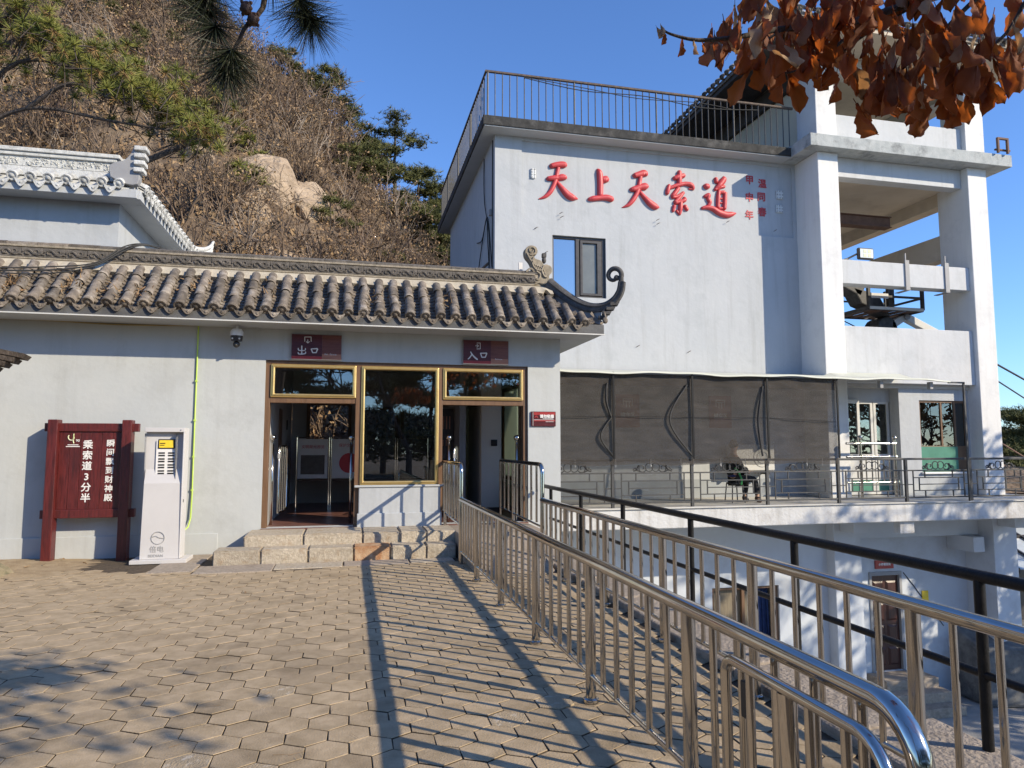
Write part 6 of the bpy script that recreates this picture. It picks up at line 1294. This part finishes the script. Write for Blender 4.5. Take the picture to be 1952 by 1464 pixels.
bt = [(-7.6, 36, 4.2), (-5.2, 39, 4.4), (-3.0, 39.5, 4.6), (-1.2, 37.5, 4.0), (-9.0, 33, 3.8), (-11.2, 30, 4.0), (-8.8, 27, 3.6), (-6.8, 25.5, 3.2), (-2.4, 25, 2.8), (.3, 26, 2.8), (2.2, 27, 3.0), (3.6, 30, 3.2), (-4.8, 24, 2.8), (-12.5, 36, 4.5), (-14, 28, 4.2), (1.2, 35.5, 3.2), (-.6, 34, 2.8), (-10, 22.5, 3.2)]
BT_LAB = ['bare tree left above the granite slab, tallest there', 'bare tree straight above the granite slab', 'bare tree above the right shoulder of the granite slab', 'bare tree between the slab and the skyline pines', 'bare tree left of the slab behind the sunlit pine tip', 'bare tree behind the middle of the sunlit pine bough', 'bare tree above the white roof corner prow', 'bare tree above the swept tail of the white roof', 'small bare tree right of the slab just above the dark ridge', 'small bare tree above the exit sign beyond the ridge', 'small bare tree left of the rusty stay', 'bare tree at the rusty stay near the station side wall', 'small bare tree below the slab above the tiled ridge', 'bare tree high up left of the near needle tuft', 'bare tree behind the left end of the sunlit pine', 'thin bare tree below the tall lone pine', 'thin bare tree right beside the granite shoulder', 'bare tree rising directly behind the white tiled roof']
for i, (x, y, h) in enumerate(bt):
    near_ = 'just above the entrance roof' if y < 29 else 'below the ridge' if y > 35 else 'halfway up the slope'
    bare_tree(BT_LAB[i], (x, y, gz(x, y)), h, 300+i, leafy=.4 if i % 3 == 0 else .12)
# ---- pine with sunlit branches rising behind the white tiled building
mp_ = thing('mountain_pine', 'sunlit yellow green pine leaning out behind the white tiled building', 'tree', (-9.8, 18.2, .6))
b = MB(); b.path([(-9.8, 18.2, .4), (-9.4, 18.0, 4), (-8.8, 17.6, 8), (-8.2, 17.2, 10.2), (-7.6, 17.0, 11.4)], [.22, .2, .15, .1, .05], 9)
br = [((-8.9, 17.7, 7.6), (-6.9, 17.2, 7.6), (-4.85, 17.0, 8.05), (-3.62, 16.95, 8.72)), ((-8.8, 17.6, 8.4), (-7.2, 17.2, 9.2), (-5.4, 17.0, 9.0), (-4.0, 17.0, 8.9)), ((-8.6, 17.5, 9.0), (-7.4, 17.1, 10.2), (-6.0, 17.0, 10.1), (-4.6, 17.0, 9.5)), ((-8.3, 17.2, 9.8), (-7.2, 17.0, 10.9), (-6.1, 17.0, 10.9)), ((-8.2, 17.2, 10), (-7.8, 17, 11), (-7.3, 17, 11.5)), ((-7.2, 17.2, 9.2), (-6.2, 16.8, 9.7), (-5.2, 16.7, 9.3))]
for i, q in enumerate(br): b.path(spline(q, 5), [(.11 if i == 0 else .05)*(1-.75*k/(5*(len(q)-1)))+.008 for k in range(5*(len(q)-1)+1)], 6)
b.path([(-4.9, 17.0, 8.0), (-4.2, 17, 8.4), (-3.58, 16.95, 8.74)], [.075, .07, .06], 8)
obj('trunk', b, M['bark'], mp_, smooth=60)
rng = np.random.default_rng(77)
band = [(-7.8, 11.25), (-7.1, 10.95), (-6.4, 10.45), (-5.65, 10.2), (-5.0, 9.85), (-4.3, 9.5), (-3.75, 9.15), (-3.2, 8.85)]
bc = []
for i in range(330):
    u = rng.uniform(0, len(band)-1.001); k = int(u); f = u-k; x = band[k][0]*(1-f)+band[k+1][0]*f; z = band[k][1]*(1-f)+band[k+1][1]*f
    bc.append((x+rng.normal(0, .27), 17+rng.normal(0, .5), z+rng.normal(0, .30)))
bc = np.array(bc)
def tufts(C, n, L, w, rng, updown=.3, axis=None):
    P = np.repeat(C, n, 0); D = rand_dirs(len(P), rng); D[:, 2] = D[:, 2]*.8+updown
    if axis is not None: D = D*.75+np.repeat(axis, n, 0)
    D /= np.linalg.norm(D, axis=1, keepdims=True); return blades(P, D, L*rng.uniform(.75, 1.15, len(P)), w, rng)
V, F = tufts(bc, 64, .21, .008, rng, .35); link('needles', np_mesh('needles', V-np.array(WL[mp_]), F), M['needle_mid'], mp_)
V, F = tufts(bc[::2]-np.array([0, 0, .09]), 30, .17, .008, rng, -.15); link('dead_needles', np_mesh('dead_needles', V-np.array(WL[mp_]), F), M['needle_brown'], mp_)
A = bc-np.array([0, 0, .02]); Bq = bc+rng.normal(0, .25, bc.shape)-np.array([.15, 0, .25]); V, F = seg_tubes(Bq, A, np.full(len(A), .014), np.full(len(A), .008), 4); link('twigs', np_mesh('twigs', V-np.array(WL[mp_]), F), M['bark'], mp_)['kind'] = 'stuff'
# ---- near pine overhead
np_t = thing('near_pine', 'dark close pine bough with long needles and cones hanging at the top', 'tree', (-2.6, -2.4, 0))
b = MB(); b.path([(-2.6, -2.4, -.2), (-2.5, -2.3, 2.5), (-2.2, -2.2, 5.5), (-2.0, -2.3, 8)], [.2, .17, .12, .05], 10)
bq = spline([(-2.3, -2.2, 4.2), (-1.2, -.6, 4.1), (-.35, 1.0, 3.35), (-.225, 1.7, 2.83), (-.275, 1.76, 2.66), (-.31, 1.76, 2.58)], 5); b.path(bq, [.05*(1-i/(len(bq)-1))**2.6+.004 for i in range(len(bq))], 7)
b.path([(-.24, 1.66, 2.86), (-.16, 1.74, 2.79), (-.13, 1.77, 2.73)], [.012, .009, .006], 6); b.path([(-.24, 1.64, 2.88), (-.34, 1.72, 2.79), (-.37, 1.76, 2.72)], [.012, .009, .006], 6)
obj('trunk', b, M['bark'], np_t, smooth=60)
tc = np.array([(-.308, 1.76, 2.585), (-.31, 1.765, 2.555), (-.30, 1.75, 2.60), (-.13, 1.77, 2.735), (-.115, 1.77, 2.715), (-.145, 1.76, 2.76), (-.37, 1.76, 2.73), (-.36, 1.77, 2.70), (-.345, 1.75, 2.76), (-.34, 1.76, 2.66), (-.21, 1.75, 2.82), (-.40, 1.77, 2.77)])
ax = np.array([(-.05, 0, -.55)]*3+[(.1, 0, -.45)]*3+[(-.25, 0, -.25)]*3+[(-.15, 0, -.4), (0, 0, -.3), (-.4, 0, -.1)])
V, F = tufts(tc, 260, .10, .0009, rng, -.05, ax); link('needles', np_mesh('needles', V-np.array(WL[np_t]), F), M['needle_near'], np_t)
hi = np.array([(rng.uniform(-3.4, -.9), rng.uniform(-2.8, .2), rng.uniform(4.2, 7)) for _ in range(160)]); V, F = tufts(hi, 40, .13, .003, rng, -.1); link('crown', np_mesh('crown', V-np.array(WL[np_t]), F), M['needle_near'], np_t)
for c in ((-.252, 1.75, 2.685), (-.268, 1.74, 2.705)):
    b = MB(); b.sphere(c, .014, 10, 8, (1, 1, 1.25))
    for k in range(14): a = k*2.4; z = -.014+.028*k/13; b.sphere((c[0]+.011*math.cos(a), c[1]+.011*math.sin(a), c[2]+z), .005, 5, 4)
    obj('cone', b, M['boot'], np_t)
# ---- oak with big withered leaves
ok = thing('oak_tree', 'oak with large withered rust brown leaves hanging from boughs at the top right', 'tree', (3.9, -3.4, 0))
b = MB(); b.path([(3.9, -3.4, -.3), (3.8, -3.3, 1.5), (3.6, -3.2, 3.2), (3.3, -2.8, 4.8), (3.1, -2.6, 6.5)], [.19, .16, .14, .11, .05], 10)
def bough(pts, r0, r1, n=6): q = spline(pts, n); b.path(q, [r0+(r1-r0)*i/(len(q)-1) for i in range(len(q))], 6)
bough([(3.5, -3.1, 3.6), (3.2, -1.2, 4.0), (2.8, .8, 3.75), (2.35, 1.85, 3.4), (1.9, 2.05, 3.22), (1.6, 2.03, 3.10), (1.42, 2.0, 3.05), (1.24, 2.0, 2.995), (1.10, 2.0, 2.965), (1.0, 2.0, 2.972), (.965, 2.0, 2.99)], .022, .0022)
bough([(1.42, 2.0, 3.05), (1.5, 2.1, 3.0), (1.6, 2.12, 2.96)], .004, .002)
bough([(2.35, 1.85, 3.4), (2.2, 2.0, 3.25), (2.1, 2.06, 3.12), (2.12, 2.08, 3.02)], .012, .004)
bough([(2.6, 1.3, 3.6), (2.5, 1.9, 3.4), (2.42, 2.05, 3.2), (2.3, 2.1, 3.12)], .012, .004)
bough([(1.9, 2.05, 3.22), (1.75, 2.1, 3.12), (1.6, 2.1, 3.0), (1.45, 2.08, 2.93)], .009, .003)
bough([(2.1, 2.0, 3.3), (1.9, 2.15, 3.2), (1.72, 2.2, 3.05)], .009, .003)
bough([(1.42, 2.0, 3.05), (1.33, 1.98, 2.98), (1.28, 1.98, 2.95)], .005, .003)
bough([(3.3, -2.8, 4.6), (3.9, -1.2, 4.8), (4.1, .2, 4.4), (3.9, 1.2, 4.2)], .06, .01); bough([(3.1, -2.7, 5.5), (3.9, -1.8, 6.2), (4.8, -1.2, 6.6)], .05, .01); bough([(3.3, -2.8, 4.8), (2.2, -2.2, 5.6), (1.4, -1.6, 6.0)], .05, .01); bough([(3.5, -3.1, 3.8), (4.6, -2.6, 4.6), (5.6, -1.6, 5.0)], .05, .01)
obj('trunk', b, M['bark'], ok, smooth=60)
def oak_leaf(seed):
    rg = random.Random(seed); n = 14; P = []; L = 1.0; W0 = rg.uniform(.24, .33); curl = rg.uniform(-.5, .7); fold = rg.uniform(.2, 1.3); ph = rg.uniform(0, 6); tw = rg.uniform(-.9, .9)
    for i in range(n):
        t = i/(n-1); w = W0*min(1, (t*1.45)**.95)*math.sqrt(max(0, 1-t**6))*(1+.13*math.sin(t*24+ph)*(t > .15))
        w = max(w, .012); row = []; a = tw*t; ca, sa = math.cos(a), math.sin(a)
        for j in range(7):
            s = (j-3)/3; x = s*w*(1-.18*fold*abs(s)); y = .16*curl*math.sin(t*2.2)+fold*s*s*w*.8+.035*math.sin(t*11+s*5+seed)
            row.append((x*ca-y*sa, x*sa+y*ca, -t*L-.05*(1-abs(s))*(t > .9)))
        P.append(row)
    bb = MB(); bb.path([(0, 0, .16), (0, .01, 0), (0, .01, -.3), (0, .12*curl, -.75)], [.010, .011, .008, .004], 4); bb.grid(P); return bb
lm = []
for s in range(8):
    me = oak_leaf(s).mesh('leaf'); me.materials.append(M['oak_leaf']); me.polygons.foreach_set('use_smooth', [True]*len(me.polygons)); lm.append(me)
lp = []
for me in lm: q = me.copy(); q.materials.clear(); q.materials.append(M['oak_leaf_pale']); lp.append(q)
rg = random.Random(21)
def low(x):   # lower edge of the hanging leaf mass (world z on y = 2)
    return float(np.interp(x, [1.2, 1.3, 1.42, 1.5, 1.6, 1.7, 1.82, 1.9, 1.98, 2.1, 2.2, 2.3, 2.34], [2.90, 2.86, 2.83, 2.82, 2.93, 2.86, 2.74, 2.80, 2.90, 2.88, 2.84, 2.84, 3.0]))
def put_leaf(x, y, z, s, tilt=.24):
    o = link('leaf', (lp if rg.random() < .13 else lm)[rg.randrange(8)], None, ok, (x, y, z)); o.scale = (s*rg.uniform(.75, 1.1),)*3; o.rotation_euler = (rg.gauss(0, tilt), rg.gauss(0, tilt), rg.uniform(-PI, PI)); return o
n = 0
while n < 240:
    x = 1.2+1.16*rg.random()**1.05; lo = low(x); hi_ = 3.40 if x < 2.0 else 3.34 if x < 2.12 else 3.16
    top = lo+.14+rg.uniform(0, 1)**1.15*max(.02, hi_-lo-.14)
    if x < 1.36 and top > 3.08 + (x-1.2)*1.2: continue
    put_leaf(x, 2.0+rg.uniform(-.12, .22), top, rg.uniform(.115, .165)); n += 1
for x, z, s in ((.965, 3.0, .06), (.975, 2.985, .05), (.95, 2.99, .05), (1.04, 2.965, .062), (1.08, 2.965, .055), (1.11, 2.966, .05), (1.19, 3.02, .06), (1.215, 3.03, .05)): put_leaf(x, 2.0, z, s, .3)
for x, z, s in ((2.30, 3.34, .15), (2.44, 3.42, .17), (2.5, 3.38, .16), (2.28, 3.4, .12), (2.48, 3.2, .14), (2.22, 3.06, .22), (2.26, 3.05, .2)): put_leaf(x, 2.05, z, s, .2)
P = []
for c, n_, s in (((4.0, 0.3, 4.3), 120, .55), ((3.9, -1.2, 4.9), 120, .7), ((4.6, -1.5, 6.2), 130, .8), ((1.6, -1.8, 5.9), 120, .8), ((5.3, -1.9, 4.9), 120, .7), ((3.1, -2.6, 6.4), 130, .9), ((3.0, .6, 3.95), 50, .4)):
    C = np.array(c)+rng.normal(size=(n_, 3))*s*.6; D = rand_dirs(n_, rng); D[:, 2] = -np.abs(D[:, 2])-.3; D /= np.linalg.norm(D, axis=1, keepdims=True); P.append(blades(C, D, .15*rng.uniform(.7, 1.1, n_), .045, rng))
V, F = join(P); o = link('leaves', np_mesh('leaves', V-np.array(WL[ok]), F), M['oak_leaf'], ok)
# ---- trees outside the frame whose shade dapples the tower, and trees down the valley
for i, (x, y, h) in enumerate([(26, 6.5, 12), (22.6, 8.4, 7), (29, 4, 12.5)]):
    bare_tree('tall half leafless tree on the lower yard off to the right', (x, y, -5), h, 500+i, 'trees standing on the lower yard', leafy=.75, m='bark_grey', depth=5, spread=.6, rmin=.02, lsize=.3)
for i, (x, y, h) in enumerate([(-9, -9, 8), (-4, -12, 9), (3, -13, 9), (8, -11, 8), (0, -18, 10)]):
    bare_tree('leafless tree on the terrace behind the viewer', (x, y, 0), h, 520+i, 'trees behind the terrace', leafy=.3, m='bark', depth=4, lsize=.2)
for i, (x, y, h) in enumerate([(-14, -17, 9), (-10, -20, 11), (-7, -16, 8), (-3.5, -19, 11), (-1, -15, 8.5), (2, -19, 11), (4.5, -16, 9), (7, -20, 12), (10, -17, 9.5), (13.5, -19, 10), (17, -18, 10), (-18, -18, 11)]):
    pine('pine_tree', ('tall' if h > 9.9 else 'shorter')+' dark pine at the far edge of the terrace behind the viewer', (x, y, 0), h, 580+i, spread=3.0, bare=.08, tuft=.5, pads=16, grp='pines behind the terrace', dens=.8)
for i, (x, y, h, lab) in enumerate([(29.5, 36, 13.5, 'pine top seen through the open tower bay'), (40, 34, 8.6, 'dark pine beyond the right end of the deck'), (44, 38, 9.2, 'second dark pine in the valley at the right edge'), (47, 36, 8.8, 'third dark pine in the valley at the right edge'), (37.5, 33, 6.5, 'lower dark pine right of the tower pillar')]):
    pine('pine_tree', lab, (x, y, -5.2), h, 540+i, spread=2.9, bare=.25, tuft=.4, pads=18, grp='pines down in the valley', dens=1.0)
mv = mound('valley_slope', 30, 95, 32, 95, 7, None, 40, 3); o = struct('valley_slope', MB().add([(p[0], p[1], p[2]-5.2) for p in mv.v], mv.f), M['hill'], smooth=180)
# ---- a few fallen leaves and needles on the paving
rg = random.Random(31)
fl_m = []
for s in range(3):
    me = oak_leaf(30+s).mesh('fallen_leaf'); me.materials.append(M['dry_leaf']); fl_m.append(me)
for i in range(16):
    x, y = (rg.uniform(-5.5, -3.4), rg.uniform(10.6, 11.35)) if i < 10 else (rg.uniform(-3, 1.2), rg.uniform(4, 9.5))
    o = link('fallen_leaf', fl_m[i % 3], None, None, (x, y, .035 if i < 10 else .018)); o.scale = (.07 if i < 10 else .05,)*3; o.rotation_euler = (R(90)+rg.gauss(0, .2), rg.gauss(0, .2), rg.uniform(0, 6)); tag(o, 'curled dry leaf on the soil at the wall foot' if i < 10 else 'small dry leaf lying on the hexagonal pavers', 'leaf', 'leaves by the wall foot' if i < 10 else 'leaves scattered on the pavers')
V, F = blades(np.array([(rg.uniform(-3, 3), rg.uniform(3.2, 9), .006) for _ in range(170)]), np.array([(math.cos(a), math.sin(a), .02) for a in np.random.default_rng(3).uniform(0, 6.28, 170)]), .09, .0012, rng)
o = link('fallen_needles', np_mesh('fallen_needles', V, F), M['needle_brown']); tag(o, 'dry pine needles scattered on the pavers', 'needles', kind='stuff')
